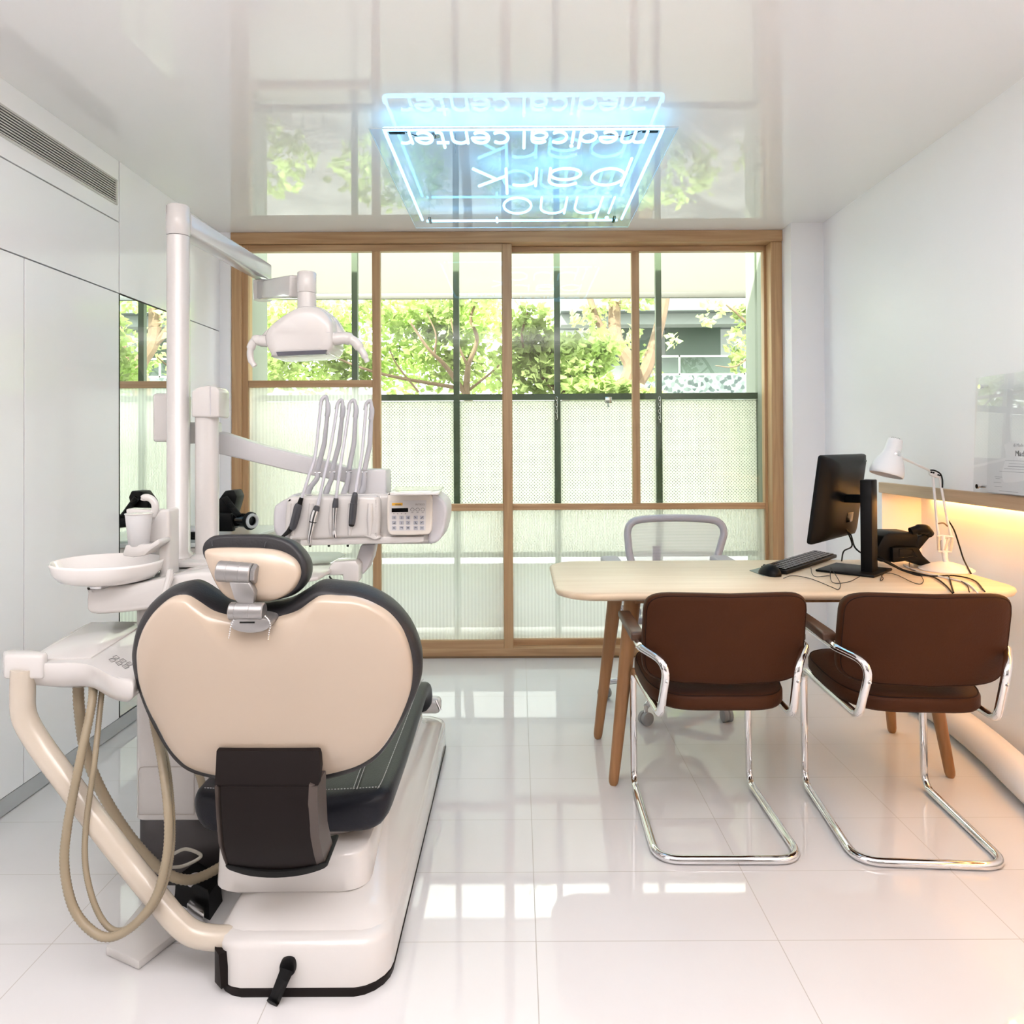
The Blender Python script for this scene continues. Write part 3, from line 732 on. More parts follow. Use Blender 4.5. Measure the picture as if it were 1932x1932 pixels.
# curve the sides forward: bend about the vertical axis
def bend(p, k=0.10):
    d = (p.x - cen.x) / 0.31
    return p - bn * (0.012 * d * d * d * d + 0.004 * d * d)
rings = []
for s, o in ((0.60, -0.045), (0.90, -0.055), (0.965, -0.048), (0.993, -0.026), (1.0, -0.004), (1.0, 0.008), (0.992, 0.022), (0.972, 0.030), (0.93, 0.032), (0.6, 0.032)):
    rings.append([bend(cenp + (p - cenp) * s) + bn * o for p in pad])
link('backrest_pad', loft(nb(), rings), dark_leather, ch, smooth=70)
P0s = P0 + bn * 0.012
sh = catmull([UP(x, y, P0s, bn) for x, y in sh_px], 4, True)
rings = []
for s, o in ((1.0, -0.012), (1.0, 0.004), (0.992, 0.010), (0.975, 0.014), (0.90, 0.022), (0.75, 0.030), (0.5, 0.036), (0.25, 0.039), (0.05, 0.040)):
    rings.append([bend(cen + (p - cen) * s) + bn * (o) for p in sh])
link('backrest_shell', loft(nb(), rings), cream_shell, ch, smooth=70)

# --- headrest
YH = 1.575
hn = (Vector((0, -1, 0)) + Vector((0, 0, 0.10))).normalized()
H0 = U(480, 1075, YH)
hp_px = [(379.5, 1040), (380, 1030), (386, 1019), (403, 1010), (444.7, 1008), (480, 1008.2), (509, 1009.5), (544, 1020), (566, 1040), (578, 1064), (577, 1089), (565, 1110), (546, 1125), (520, 1133), (490, 1135.5), (460, 1135), (438, 1131), (419, 1117), (402, 1089), (390, 1064), (382, 1049)]
hs_px = [(388.5, 1046), (390, 1038), (400, 1034), (430, 1032.5), (465, 1033), (496, 1034), (528, 1039), (553.8, 1052), (566, 1070), (566, 1090), (554, 1111), (534, 1126), (509, 1134), (480, 1135), (455, 1134), (436, 1129), (419, 1115), (404, 1089), (393, 1062)]
hc = UP(484, 1080, H0, hn)
hp = catmull([UP(x, y, H0, hn) for x, y in hp_px], 4, True)
link('headrest_pad', dome(nb(), hp, hc, hn, [(0.55, -0.085), (0.85, -0.08), (0.96, -0.062), (1.0, -0.035), (0.995, -0.012), (0.97, 0.0), (0.9, 0.002), (0.6, 0.002)]), dark_leather, ch, smooth=70)
H1 = H0 + hn * 0.006
hs = catmull([UP(x, y, H1, hn) for x, y in hs_px], 4, True)
hc1 = UP(484, 1085, H1, hn)
link('headrest_shell', dome(nb(), hs, hc1, hn, [(1.0, -0.01), (1.0, 0.002), (0.985, 0.010), (0.95, 0.014), (0.8, 0.020), (0.5, 0.026), (0.1, 0.028)]), cream_shell, ch, smooth=70)
hsm = stitch_run([UP(x, y, H0, hn) - hn * d for x, y, d in ((500, 1032, -0.004), (503, 1021, 0.0), (511, 1010, 0.03))], 0.0009)
link('seam', hsm, pbr('grey_thread', (0.10, 0.10, 0.11), 0.7), ch, smooth=0)
hsm = (stitch_run([UP(x, y, H0, hn) - hn * d for x, y, d in ((402, 1030, -0.004), (401, 1020, 0.0), (404, 1010, 0.03))], 0.0009))
link('seam', hsm, pbr('grey_thread', (0.10, 0.10, 0.11), 0.7), ch, smooth=0)
# --- headrest joint
jt = nb()
YJ = 1.535
a, b = U(412, 1077, YJ), U(476, 1082, YJ)
ax = (b - a).normalized()
def cyl(bm, a, b, r, seg=24, ch_=0.002):
    L_ = (b - a).length
    return lathe(bm, [(r - ch_, 0), (r, ch_), (r, L_ - ch_), (r - ch_, L_)], a, (b - a), seg)
cyl(jt, a, b, 0.0215)
for f in (0.30, 0.66): cyl(jt, a.lerp(b, f - 0.012), a.lerp(b, f + 0.012), 0.0222, ch_=0.0003)
bh = b + ax * 0.006
t_ = nb(); cyl(t_, b, bh + ax * 0.004, 0.0205, 6); append(jt, t_)
c0, c1 = U(434, 1153, 1.528), U(499, 1154, 1.528)
cyl(jt, c0, c1, 0.0185)
for f in (0.18, 0.60): cyl(jt, c0.lerp(c1, f - 0.012), c0.lerp(c1, f + 0.012), 0.0192, ch_=0.0003)
link('headrest_joint', jt, alu, ch, smooth=40)
st = prism(nb(), [U(x, y, 1.522) for x, y in ((431, 1098), (470, 1098), (480, 1120), (478, 1142), (450, 1142), (441, 1130))], (0, 0.022, 0.004), 0.004)
link('headrest_strut', st, alu, ch, smooth=40)
br = catmull([U(x, y, 1.515) for x, y in ((436, 1172), (434, 1180), (440, 1188), (455, 1193), (472, 1194.5), (490, 1193), (505, 1187), (511, 1179), (509, 1171), (490, 1166), (455, 1166))], 3, True)
link('headrest_bracket', prism(nb(), br, (0, 0.05, 0.004), 0.003), alu, ch, smooth=40)
link('bracket_slot', prism(nb(), [U(x, y, 1.513) for x, y in ((452, 1173), (480, 1173), (480, 1176), (452, 1176))], (0, 0.006, 0)), rubber, ch)

# --- black hinge cover under the back
rowsp = [(1413, 411, 600, 1.606), (1417, 408.5, 601.5, 1.600), (1450, 407, 604, 1.588), (1482, 405, 600, 1.578), (1484, 416, 584, 1.572), (1517, 417, 582, 1.571), (1540, 418, 583, 1.574), (1590, 422, 588, 1.592), (1620, 428, 594, 1.615), (1634, 433, 598, 1.635), (1640, 436, 599, 1.655)]
def hrow(y, l, r, Y, n=9):
    out = []
    for k in range(n):
        f = k / (n - 1); sag = 7 * (1 - (2 * f - 1) ** 2) * max(0, (y - 1540) / 110)
        p = U(l + (r - l) * f, y + sag, Y); out.append(p)
    return out
front = [hrow(*r) for r in rowsp]
bm = nb()
loft(bm, [[*r, *[p + Vector((0, 0.022, 0)) for p in reversed(r)]] for r in front])
link('hinge_cover', bm, dark_plastic, ch, smooth=40)
for side in (0, 1):
    if side == 0: ed = [(1484, 405, 417, 1.574), (1540, 408, 419, 1.577), (1590, 412, 423, 1.595), (1620, 421, 430, 1.618), (1638, 429, 437, 1.64)]
    else: ed = [(1480, 583, 599, 1.574), (1517, 581, 599, 1.574), (1580, 586, 602, 1.590), (1612, 592, 609, 1.61), (1632, 598, 615, 1.635)]
    loft_r = [[U(l, y, Y - 0.004), U(r, y, Y - 0.004 + 0.012), U(r, y, Y) + Vector((0, 0.07, 0)), U(l, y, Y) + Vector((0, 0.07, 0))] for y, l, r, Y in ed]
    link('hinge_edge', loft(nb(), loft_r), edge_plastic, ch, smooth=40)
low = catmull([U(x, y, 1.628) for x, y in ((428, 1632), (428, 1639), (440, 1645), (473, 1654), (520, 1657), (570, 1652), (612, 1639), (615, 1628), (570, 1640), (520, 1645), (473, 1642))], 3, True)
link('hinge_lip', prism(nb(), low, (0, 0.1, 0.01), 0.002), rubber, ch)

# --- mains lead with moulded grommet on the plinth
bm = prism(nb(), catmull([U(x, y, 1.651) for x, y in ((530, 1816), (541, 1812), (552, 1815), (556, 1828), (553, 1841), (541, 1843), (529, 1840), (526, 1828))], 3, True), (0, 0.03, 0), 0.004)
g0 = UZ(513, 1893, 0.006)
tube(bm, [U(541, 1830, 1.648), U(536, 1842, 1.640), UZ(519, 1884, 0.010), g0], [0.012, 0.011, 0.010, 0.010], 8, squash=(0.8, 1.5))
link('floor_cable', bm, black_plastic, ch)

# bib chain: two strands of beads over the headrest bracket
t = thing('bead_chain', 'silver bead chain hanging in two strands below the headrest joint', 'chain', U(470, 1180, 1.5))
for path in ([(441, 1170, 1.508), (436, 1180, 1.506), (434, 1190, 1.505), (433, 1197, 1.505), (431.5, 1205, 1.504)], [(500, 1162, 1.512), (507, 1170, 1.508), (510.5, 1180, 1.506), (508.5, 1190, 1.505), (507, 1200, 1.505), (506, 1207, 1.504)]):
    q = catmull([U(*p) for p in path], 10); acc = 0; last = q[0]
    pos = [q[0]]; bm = nb()
    for p in q[1:]:
        if (p - pos[-1]).length > 0.0042: pos.append(p)
    for p in pos: bmesh.ops.create_icosphere(bm, subdivisions=1, radius=0.0019, matrix=Matrix.Translation(p))
    tube(bm, q, 0.0005, 4)
    link('bead_strand', bm, chrome, t)

# ================================================================ ASSISTANT ARM, TRAY AND HOSES
YT = 1.76
at = thing('assistant_arm', 'white swing tray on a thick cream tube left of the dental chair', 'tray arm', (-0.80, YT, 0.05))
q = catmull([U(44, 1262, YT), U(43, 1305, YT), U(46, 1352, YT), U(73, 1402, YT), U(130, 1480, YT - 0.01), U(187, 1557, YT - 0.02), U(240, 1625, YT - 0.02), U(288, 1684, YT - 0.03), U(330, 1734, YT - 0.04), U(362, 1760, YT - 0.04), U(400, 1769, YT - 0.04), U(440, 1769, YT - 0.04)], 8)
link('arm_tube', T(q, 0.0265, 20), pbr('ivory_tube', (0.54, 0.475, 0.39), 0.22, coat=0.4), at, smooth=60)
link('arm_cap', prism(nb(), [UZ(x, y, 0.742) for x, y in ((8, 1236), (80, 1236), (92, 1230), (70, 1226), (25, 1224), (4, 1228))], (0, 0, -0.058), 0.008, 3), white_plastic, at)
zt_ = 0.720
tp = [UZ(x, y, zt_) for x, y in ((38, 1250), (62, 1236), (160, 1178), (190, 1173), (252, 1172), (300, 1180), (300, 1240), (262, 1278), (246, 1286), (212, 1277), (175, 1257), (140, 1251), (90, 1252))]
bm = nb()
cen_t = sum(tp, Vector()) / len(tp)
loft(bm, [[cen_t + (p - cen_t) * s + Vector((0, 0, dz)) for p in catmull(tp, 3, True)] for s, dz in ((0.55, -0.072), (0.86, -0.056), (0.985, -0.034), (1.0, -0.016), (0.995, -0.004), (0.98, 0.0), (0.9, 0.0))])
link('tray_body', bm, white_plastic, at, smooth=60)
lid = [UZ(x, y, zt_ + 0.004) for x, y in ((58, 1243), (166, 1177), (192, 1174.5), (250, 1174.5), (262, 1182), (172, 1240))]
link('tray_lid', prism(nb(), lid, (0, 0, -0.006), 0.002), white_plastic, at)
bm = nb()
for r_ in range(2):
    for c_ in range(3):
        cx_, cy_ = 219 + c_ * 12.5 - r_ * 7.5, 1240.5 + c_ * 6.0 + r_ * 5.0
        o = [UZ(cx_ + dx, cy_ + dy, zt_ + 0.0008) for dx, dy in ((-6, -1.5), (1, -4), (7, 0.8), (-0.5, 3.6))]
        for a_, b_ in zip(o, o[1:] + o[:1]): tube(bm, [a_, b_], 0.0009, 4)
        tube(bm, [UZ(cx_ - 2, cy_ - 0.2, zt_ + 0.0008), UZ(cx_ + 2, cy_ + 0.4, zt_ + 0.0008)], 0.0005, 4)
link('tray_buttons', bm, pbr('button_grey', (0.25, 0.24, 0.23), 0.5), at, smooth=0)
def hose(path, r, name='suction_hose', parent=None, seg=10, ribbed=True, n=16, mat=None):
    q = catmull([U(*p) for p in path], n)
    # resample evenly so the ribs are regular
    L_ = [0]
    for a_, b_ in zip(q, q[1:]): L_.append(L_[-1] + (b_ - a_).length)
    step = r * 0.42; pts = []; i = 0
    m = int(L_[-1] / step)
    for k in range(m + 1):
        d = L_[-1] * k / m
        while i < len(L_) - 2 and L_[i + 1] < d: i += 1
        f = (d - L_[i]) / max(1e-9, L_[i + 1] - L_[i]); pts.append(q[i].lerp(q[i + 1], min(1, f)))
    R = [r * (1.0 if not ribbed else (1.06 if k % 2 else 0.93)) for k in range(len(pts))]
    return link(name, tube(nb(), pts, R, seg), mat or hose_mat, parent, smooth=60)
hose([(176, 1284, 1.8), (173, 1330, 1.755), (150, 1440, 1.705), (127, 1560, 1.695), (122, 1640, 1.69), (142, 1720, 1.685), (190, 1766, 1.68), (240, 1755, 1.675), (290, 1700, 1.672), (314, 1620, 1.675), (318, 1540, 1.69), (306, 1440, 1.74), (292, 1370, 1.8), (285, 1330, 1.85)], 0.0098, parent=at)
hose([(194, 1284, 1.8), (188, 1345, 1.765), (178, 1440, 1.715), (162, 1560, 1.712), (162, 1640, 1.71), (182, 1715, 1.705), (215, 1755, 1.7), (262, 1740, 1.695), (302, 1690, 1.692), (322, 1620, 1.695), (325, 1540, 1.71), (315, 1440, 1.76), (300, 1385, 1.82)], 0.0065, parent=at)
hose([(147, 1284, 1.83), (150, 1340, 1.84), (160, 1410, 1.86), (185, 1480, 1.87), (225, 1550, 1.88), (268, 1606, 1.89), (310, 1645, 1.90), (350, 1660, 1.92), (385, 1652, 1.96), (425, 1630, 2.0)], 0.0125, parent=at)
hose([(372, 1450, 2.04), (380, 1475, 2.0), (386, 1500, 1.98)], 0.010, parent=at)

# floor things beside the chair
fp = thing('foot_pedal', 'black foot control with a round grey button behind the cream tube', 'foot pedal', UZ(380, 1735, 0.0))
pl = [UZ(x, y, 0.0) for x, y in ((330, 1700), (395, 1735), (418, 1700), (370, 1668))]
ctr = sum(pl, Vector()) / 4
link('pedal_body', loft(nb(), [[ctr + (p - ctr) * s + Vector((0, 0, z)) for p in pl] for s, z in ((1.05, 0.0), (1.0, 0.02), (0.96, 0.062), (0.86, 0.07))]), black_plastic, fp, smooth=30)
pb = U(375, 1682, (ctr.y) - 0.02)
link('button', lathe(nb(), [(0.0185, -0.006), (0.0185, 0.004), (0.014, 0.007)], ctr + Vector((-0.008, -0.02, 0.07)), (0, -0.35, 1), 20), grey_plastic, fp)
link('pedal_plate', prism(nb(), [UZ(x, y, 0.012) for x, y in ((360, 1712), (385, 1733), (385, 1748), (352, 1726))], (0, 0, 0.03), 0.004), steel, fp)
bm = T(catmull([U(*p) for p in ((325, 1612, 1.95), (350, 1602, 1.98), (378, 1612, 2.0), (372, 1622, 1.99), (345, 1634, 1.96), (322, 1637, 1.93))], 8), 0.0045, 8)
link('lead', bm, pbr('clear_tube', (0.55, 0.53, 0.46), 0.2), fp)
pp = [UZ(x, y, 0.022) for x, y in ((199, 1786), (262, 1814), (335, 1757), (330, 1730), (270, 1700))]
tag(link('floor_plate', prism(nb(), pp, (0, 0, -0.021), 0.004), white_plastic), 'white wedge plate on the floor under the hose loop', 'floor plate')

# ================================================================ TREATMENT UNIT (column, cuspidor, cup filler)
YU = 2.08
un = thing('dental_unit', 'white water unit column with round spittoon bowl beside the dental chair', 'dental unit', (-0.95, YU + 0.1, 0))
def col(x0, x1, y0, y1, z0, z1, r, mat, name):
    ring = lambda z, i=0: rrect(x0 + i, x1 - i, y0 + i, y1 - i, z, r)
    link(name, loft(nb(), [ring(z0, 0.003), ring(z0 + 0.004), ring(z1 - 0.004), ring(z1, 0.003)]), mat, un, smooth=50)
cx0, cx1 = xw(250, YU), -0.80
col(cx0, cx1, YU, YU + 0.30, 0.186, 0.79, 0.03, white_plastic, 'column')
col(cx0 + 0.004, cx1 - 0.004, YU + 0.008, YU + 0.29, 0.0, 0.188, 0.03, pbr('unit_foot', (0.030, 0.026, 0.026), 0.3), 'column_foot')
door = [U(x, y, YU - 0.001) for x, y in ((261, 1537), (261, 1456), (264, 1449), (271, 1447), (362, 1447), (366, 1451), (366, 1537))]
bm = nb()
for a_, b_ in zip(door, door[1:] + door[:1]): tube(bm, [a_, b_], 0.0009, 4)
link('access_door', bm, pbr('panel_line', (0.42, 0.38, 0.34), 0.6), un)
# spittoon arm
def px_loft(rows, name, mat, parent, smooth=50):
    link(name, loft(nb(), rows), mat, parent, smooth=smooth)
arm = [(164, 1116), (171, 1112), (270, 1100), (330, 1086), (420, 1082), (430, 1130), (330, 1142), (270, 1152), (200, 1159), (172, 1158), (163, 1150)]
link('spittoon_arm', pxprism(catmull([Vector((x, y, 0)) for x, y in arm], 2, True) and [(p.x, p.y) for p in catmull([Vector((x, y, 0)) for x, y in arm], 2, True)], 1.99, 0.17, 0.010, 3), white_plastic, un, smooth=40)
link('unit_head', B(xw(262, 2.14), xw(432, 2.14), 2.13, 2.36, 0.800, 0.868, 0.02, 3), white_plastic, un)
link('pole_plate', B(xw(312, 2.2), xw(424, 2.2), 2.19, 2.42, 0.872, 0.888, 0.007, 2), white_plastic, un)
bc = U(204, 1062, 2.04)
R_ = 0.139
link('spittoon_bowl', lathe(nb(), [(0.03, -0.052), (0.085, -0.050), (0.118, -0.040), (0.133, -0.022), (R_, 0.0), (R_ + 0.001, 0.004), (R_ - 0.002, 0.007), (R_ - 0.007, 0.004), (0.122, -0.016), (0.07, -0.030), (0.02, -0.036), (0.0, -0.036)], bc, (0.02, 0, 1), 48), pbr('porcelain', (0.80, 0.77, 0.74), 0.06, coat=0.5, var=0.005), un, smooth=60)
link('bowl_neck', lathe(nb(), [(0.045, -0.068), (0.05, -0.062), (0.05, -0.046)], bc, (0, 0, 1), 24), steel, un)
# cup filler: rear pillar, spout and cup rest
bm = pxprism([(262, 1028), (268, 1014), (300, 962), (318, 961), (318, 1100), (300, 1100), (298, 1030)], 2.09, 0.07, 0.008, 3)
link('filler_pillar', bm, white_plastic, un, smooth=40)
bm = pxprism([(236, 960), (300, 962), (298, 1005), (286, 1020), (246, 1022)], 2.11, 0.05, 0.006)
link('filler_guard', bm, white_plastic, un, smooth=40)
link('spout', T(catmull([U(x, y, 2.11) for x, y in ((290, 975), (293, 955), (288, 944), (280, 939), (272, 939), (270, 944))], 6), [0.010] * 26 + [0.007] * 5, 12), white_plastic, un, smooth=60)
bm = pxprism([(229, 1049), (236, 1028), (284, 1026), (298, 1016), (302, 1026), (284, 1038), (272, 1049), (250, 1052)], 2.02, 0.07, 0.006)
link('cup_rest', bm, white_plastic, un, smooth=40)
link('saliva_ejector', T([U(322, 1074, 1.98), U(320, 1090, 1.98), U(311, 1118, 1.97)], [0.007, 0.0105, 0.008], 10), white_plastic, un)
cb = U(262, 1030, 2.045)
cup = thing('plastic_cup', 'white disposable cup standing on the cup rest above the bowl', 'cup', cb)
link('cup_body', lathe(nb(), [(0.024, 0), (0.026, 0.001), (0.0345, 0.088), (0.0335, 0.088), (0.0255, 0.004), (0.0, 0.004)], cb, (0, 0, 1), 32), translucent('cup_white', (0.86, 0.86, 0.86), 0.3), cup, smooth=60)
link('cup_rim', lathe(nb(), [(0.0335, 0.0865), (0.0362, 0.0875), (0.0362, 0.0895), (0.0335, 0.0905)], cb, (0, 0, 1), 32), white_plastic, cup, smooth=60)

# ================================================================ OPERATING LIGHT
YL = 2.30
lp0 = U(337, 1074, YL); lx, ly = lp0.x, lp0.y
ol = thing('operating_light', 'white dental operating light on a tall pole with a jointed arm', 'lamp', (lx, ly, 0.887))
ztop = zw(389, YL, 337)
zc = zw(446, YL, 337)
link('pole', lathe(nb(), [(0.046, 0.888), (0.044, 0.895), (0.034, 0.905), (0.0335, zc - 0.001)], (lx, ly, 0), (0, 0, 1), 32), white_plastic, ol, smooth=50)
link('pole_cap', lathe(nb(), [(0.0335, zc + 0.0008), (0.0348, zc + 0.003), (0.0348, ztop - 0.004), (0.032, ztop)], (lx, ly, 0), (0, 0, 1), 32), white_plastic, ol, smooth=50)
e0 = U(366, 428, 2.33); e1 = U(494, 532, 2.95)
zc_ = (e0.z + e1.z) / 2
w, h = 0.030, 0.033
d = Vector((e1.x - lx, e1.y - ly, 0)).normalized(); s_ = Vector((d.y, -d.x, 0))
def bar(p, q, w, h, r=0.008):
    d_ = (q - p).normalized(); s1 = Vector((0, 0, 1)).cross(d_).normalized(); u1 = d_.cross(s1)
    return prism(nb(), [p + s1 * a_ * w + u1 * b_ * h for a_, b_ in ((-1, -1), (1, -1), (1, 1), (-1, 1))], q - p, r, 3)
link('upper_arm', bar(Vector((lx, ly, (zc + ztop) / 2 - 0.002)) + d * 0.02, Vector((e1.x, e1.y, (zc + ztop) / 2 - 0.004)) + d * 0.03, w, h), white_plastic, ol, smooth=40)
j1 = U(496, 548, 2.95); j2 = U(562, 541, 2.38)
link('elbow_joint', lathe(nb(), [(0.034, -0.04), (0.037, -0.036), (0.037, 0.036), (0.03, 0.04)], j1, (0, 0, 1), 24), white_plastic, ol, smooth=50)
link('spring_arm', bar(j1, j2, 0.026, 0.036, 0.008), white_plastic, ol, smooth=40)
hx = U(579, 540, 2.35)
zt1, zb1, zb2 = zw(514, 2.35, 579), zw(553, 2.35, 579), zw(585, 2.35, 579)
link('head_swivel', lathe(nb(), [(0.030, zb2), (0.0285, zb1 - 0.004), (0.0285, zb1 - 0.001)], (hx.x, hx.y, 0), (0, 0, 1), 28), white_plastic, ol, smooth=50)
link('swivel_cap', lathe(nb(), [(0.0285, zb1), (0.0295, zb1 + 0.002), (0.0295, zt1 - 0.003), (0.027, zt1)], (hx.x, hx.y, 0), (0, 0, 1), 28), white_plastic, ol, smooth=50)
hd_o = [(500, 640), (502, 628), (512, 613), (535, 595), (560, 581), (579, 577), (600, 580), (615, 590), (625, 606), (628, 628), (628, 652), (620, 664), (612, 669), (520, 674), (511, 668), (504, 655)]
Y0_ = 2.26
hh = catmull([U(x, y, Y0_) for x, y in hd_o], 3, True); hcn = U(566, 630, Y0_)
bm = nb()
loft(bm, [[hcn + (p - hcn) * s + Vector((0, dy, dz)) for p in hh] for s, dy, dz in ((0.7, -0.012, 0), (0.93, -0.008, 0), (0.985, 0.0, 0), (1.0, 0.02, 0), (1.0, 0.13, 0), (0.95, 0.16, 0), (0.7, 0.175, 0))])
link('lamp_head', bm, white_plastic, ol, smooth=70)
link('lens_band', pxprism([(521, 664), (616, 660), (613, 668), (524, 672)], Y0_ - 0.016, 0.02), pbr('lens_grey', (0.10, 0.10, 0.12), 0.1), ol)
wl = catmull([U(x, y, Y0_ + 0.06) for x, y in ((548, 588), (579, 577), (606, 580), (628, 597), (640, 615), (645, 628), (630, 640), (560, 640), (500, 640), (492, 632), (515, 610))], 3, True)
link('head_wing', prism(nb(), wl, (0, 0.08, 0), 0.012, 3), white_plastic, ol, smooth=50)
link('head_seam', T([U(x, y, Y0_ - 0.0095) for x, y in ((506, 631), (545, 627), (590, 626), (624, 627))], 0.0006, 4), grey_plastic, ol)
link('handle', T(catmull([U(x, y, 2.28) for x, y in ((508, 644), (495, 643), (483, 642), (476, 650), (472, 665), (474, 680), (481, 691))], 6), [0.018] * 8 + [0.0165] * 6 + [0.013] * 8 + [0.010] * 10 + [0.0085] * 5, 14), white_plastic, ol, smooth=70)
link('handle', T(catmull([U(x, y, 2.28) for x, y in ((620, 640), (636, 639), (652, 638), (668, 644), (680, 658), (688, 672), (693, 683))], 6), [0.0205] * 8 + [0.0195] * 8 + [0.015] * 8 + [0.011] * 8 + [0.008] * 5, 14), white_plastic, ol, smooth=70)

# ================================================================ INSTRUMENT CONSOLE (second pole, sloping arm, console)
co = thing('instrument_console', 'white dentist console with keypad and whip arms on a sloping arm', 'dental console', (xw(391, 2.3), 2.3, 0.887))
p2 = U(391, 1000, 2.30)
zc2, zt2 = zw(787, 2.3, 391), zw(730, 2.3, 391)
link('pole', lathe(nb(), [(0.05, 0.888), (0.046, 0.893), (0.0345, 0.90), (0.0345, zc2)], (p2.x, p2.y, 0), (0, 0, 1), 32), white_plastic, co, smooth=50)
bm = pxprism([(361, 787), (361, 738), (372, 731), (392, 727), (408, 730), (413, 737), (413, 787)], 2.258, 0.085, 0.006, 3)
link('pole_cap', bm, white_plastic, co, smooth=40)
link('cap_seam', T([U(396.5, 729, 2.255), U(397, 783, 2.255)], 0.0012, 5), grey_plastic, co)
link('cross_link', B(xw(352, 2.4), xw(413, 2.4), 2.36, 2.43, zw(837, 2.4, 390), zw(797, 2.4, 390), 0.006), white_plastic, co)
link('cable_box', B(xw(304, 2.42), xw(350, 2.42), 2.36, 2.47, zw(834, 2.42, 330), zw(744, 2.42, 330), 0.010, 3), white_plastic, co)
sa = [(395, 812), (414, 815), (500, 842), (600, 866), (668, 886), (705, 893), (705, 925), (640, 908), (540, 887), (450, 865), (414, 857), (395, 852)]
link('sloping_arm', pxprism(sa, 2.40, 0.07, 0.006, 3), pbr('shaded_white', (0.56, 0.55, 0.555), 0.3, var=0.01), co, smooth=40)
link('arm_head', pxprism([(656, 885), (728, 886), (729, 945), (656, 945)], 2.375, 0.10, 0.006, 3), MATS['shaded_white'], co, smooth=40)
YC = 2.30
def smpx(pts, n=3): return [(p.x, p.y) for p in catmull([Vector((x, y, 0)) for x, y in pts], n, True)]
link('console_body', pxprism([(548, 945), (560, 934), (725, 932), (815, 928), (822, 934), (822, 1022), (815, 1027), (560, 1028), (548, 1018)], YC + 0.02, 0.19, 0.012, 3), white_plastic, co, smooth=40)
link('end_cap', pxprism(smpx([(516, 960), (524, 950), (540, 941), (560, 936), (562, 1018), (536, 1017), (522, 1012), (515, 995)]), YC + 0.015, 0.18, 0.010, 3), grey_plastic, co, smooth=50)
link('end_cap', pxprism(smpx([(810, 930), (824, 934), (838, 946), (843, 965), (839, 995), (832, 1015), (822, 1024), (808, 1025), (808, 1000)]), YC + 0.010, 0.18, 0.010, 3), grey_plastic, co, smooth=50)
link('holder_block', pxprism(smpx([(540, 945), (548, 938), (600, 936), (700, 936), (714, 939), (717, 960), (716, 1000), (713, 1011), (700, 1014), (560, 1019), (542, 1017), (536, 1000)], 4), YC - 0.008, 0.06, 0.012, 3), white_plastic, co, smooth=50)
for px in (553, 587, 626, 661, 698):          # scooped rests: raised ribs between them
    link('holder_rest', T([U(px + 1, 950, YC - 0.006), U(px, 980, YC - 0.010), U(px - 1, 1010, YC - 0.006)], [0.008, 0.010, 0.005], 10, squash=(1, 1)), white_plastic, co, smooth=60)
link('lower_lip', pxprism([(566, 1014), (800, 1012), (800, 1022), (790, 1024), (570, 1030), (566, 1026)], YC + 0.004, 0.06, 0.004), white_plastic, co)
link('console_lid', prism(nb(), [UZ(x, y, zw(928, YC, 780)) for x, y in ((735, 935), (828, 934), (838, 923), (746, 923))], (0, 0, 0.008), 0.003), white_plastic, co)
kp = pxprism(smpx([(731, 934), (740, 931.5), (805, 931.5), (813, 936), (815, 950), (814, 995), (811, 1005), (802, 1009), (745, 1010), (734, 1006), (730, 990)], 4), YC - 0.014, 0.05, 0.005, 3)
kpo = link('keypad', kp, pbr('keypad_ivory', (0.74, 0.69, 0.62), 0.3), co, smooth=50)
YK = YC - 0.0155
link('key_field', pxprism([(735, 945), (804, 944), (803, 1001), (735, 1002)], YK, 0.003), pbr('key_field', (0.68, 0.66, 0.64), 0.35), kpo)
link('display', pxprism([(739, 959), (770, 958.5), (770, 966), (739, 966.5)], YK - 0.001, 0.002), black_gloss, kpo)
link('logo_plate', pxprism([(739.5, 949), (759.5, 948.6), (759.5, 953.6), (739.5, 954)], YK - 0.001, 0.002), pbr('logo_yellow', (0.90, 0.50, 0.06), 0.4), kpo)
keym = pbr('key_grey', (0.44, 0.45, 0.50), 0.4)
bm = nb(); ic = nb()
for r_ in range(3):
    for cxp in (743.5, 757.5, 769.8, 784.3, 796):
        cyp = 976.5 + r_ * 9.8
        pxprism([(cxp - 3.9, cyp - 3.4), (cxp + 3.9, cyp - 3.4), (cxp + 3.9, cyp + 3.4), (cxp - 3.9, cyp + 3.4)], YK - 0.0015, 0.002, 0.0004, 1, bm)
link('keys', bm, keym, kpo)
for cxp in (778, 788, 797.5):
    q = [U(cxp + 3.6 * math.cos(a_), 961.5 + 3.0 * math.sin(a_), YK - 0.0005) for a_ in [2 * PI * i / 12 for i in range(12)]]
    tube(ic, q, 0.0004, 4, closed=True)
    tube(ic, [U(cxp - 2, 966.8, YK - 0.0005), U(cxp + 2, 966.8, YK - 0.0005)], 0.0004, 4)
for cxp in (743, 750, 757.5, 765): tube(ic, [U(cxp - 1.2, 969.2, YK - 0.0005), U(cxp + 1.2, 969.2, YK - 0.0005)], 0.0006, 4)
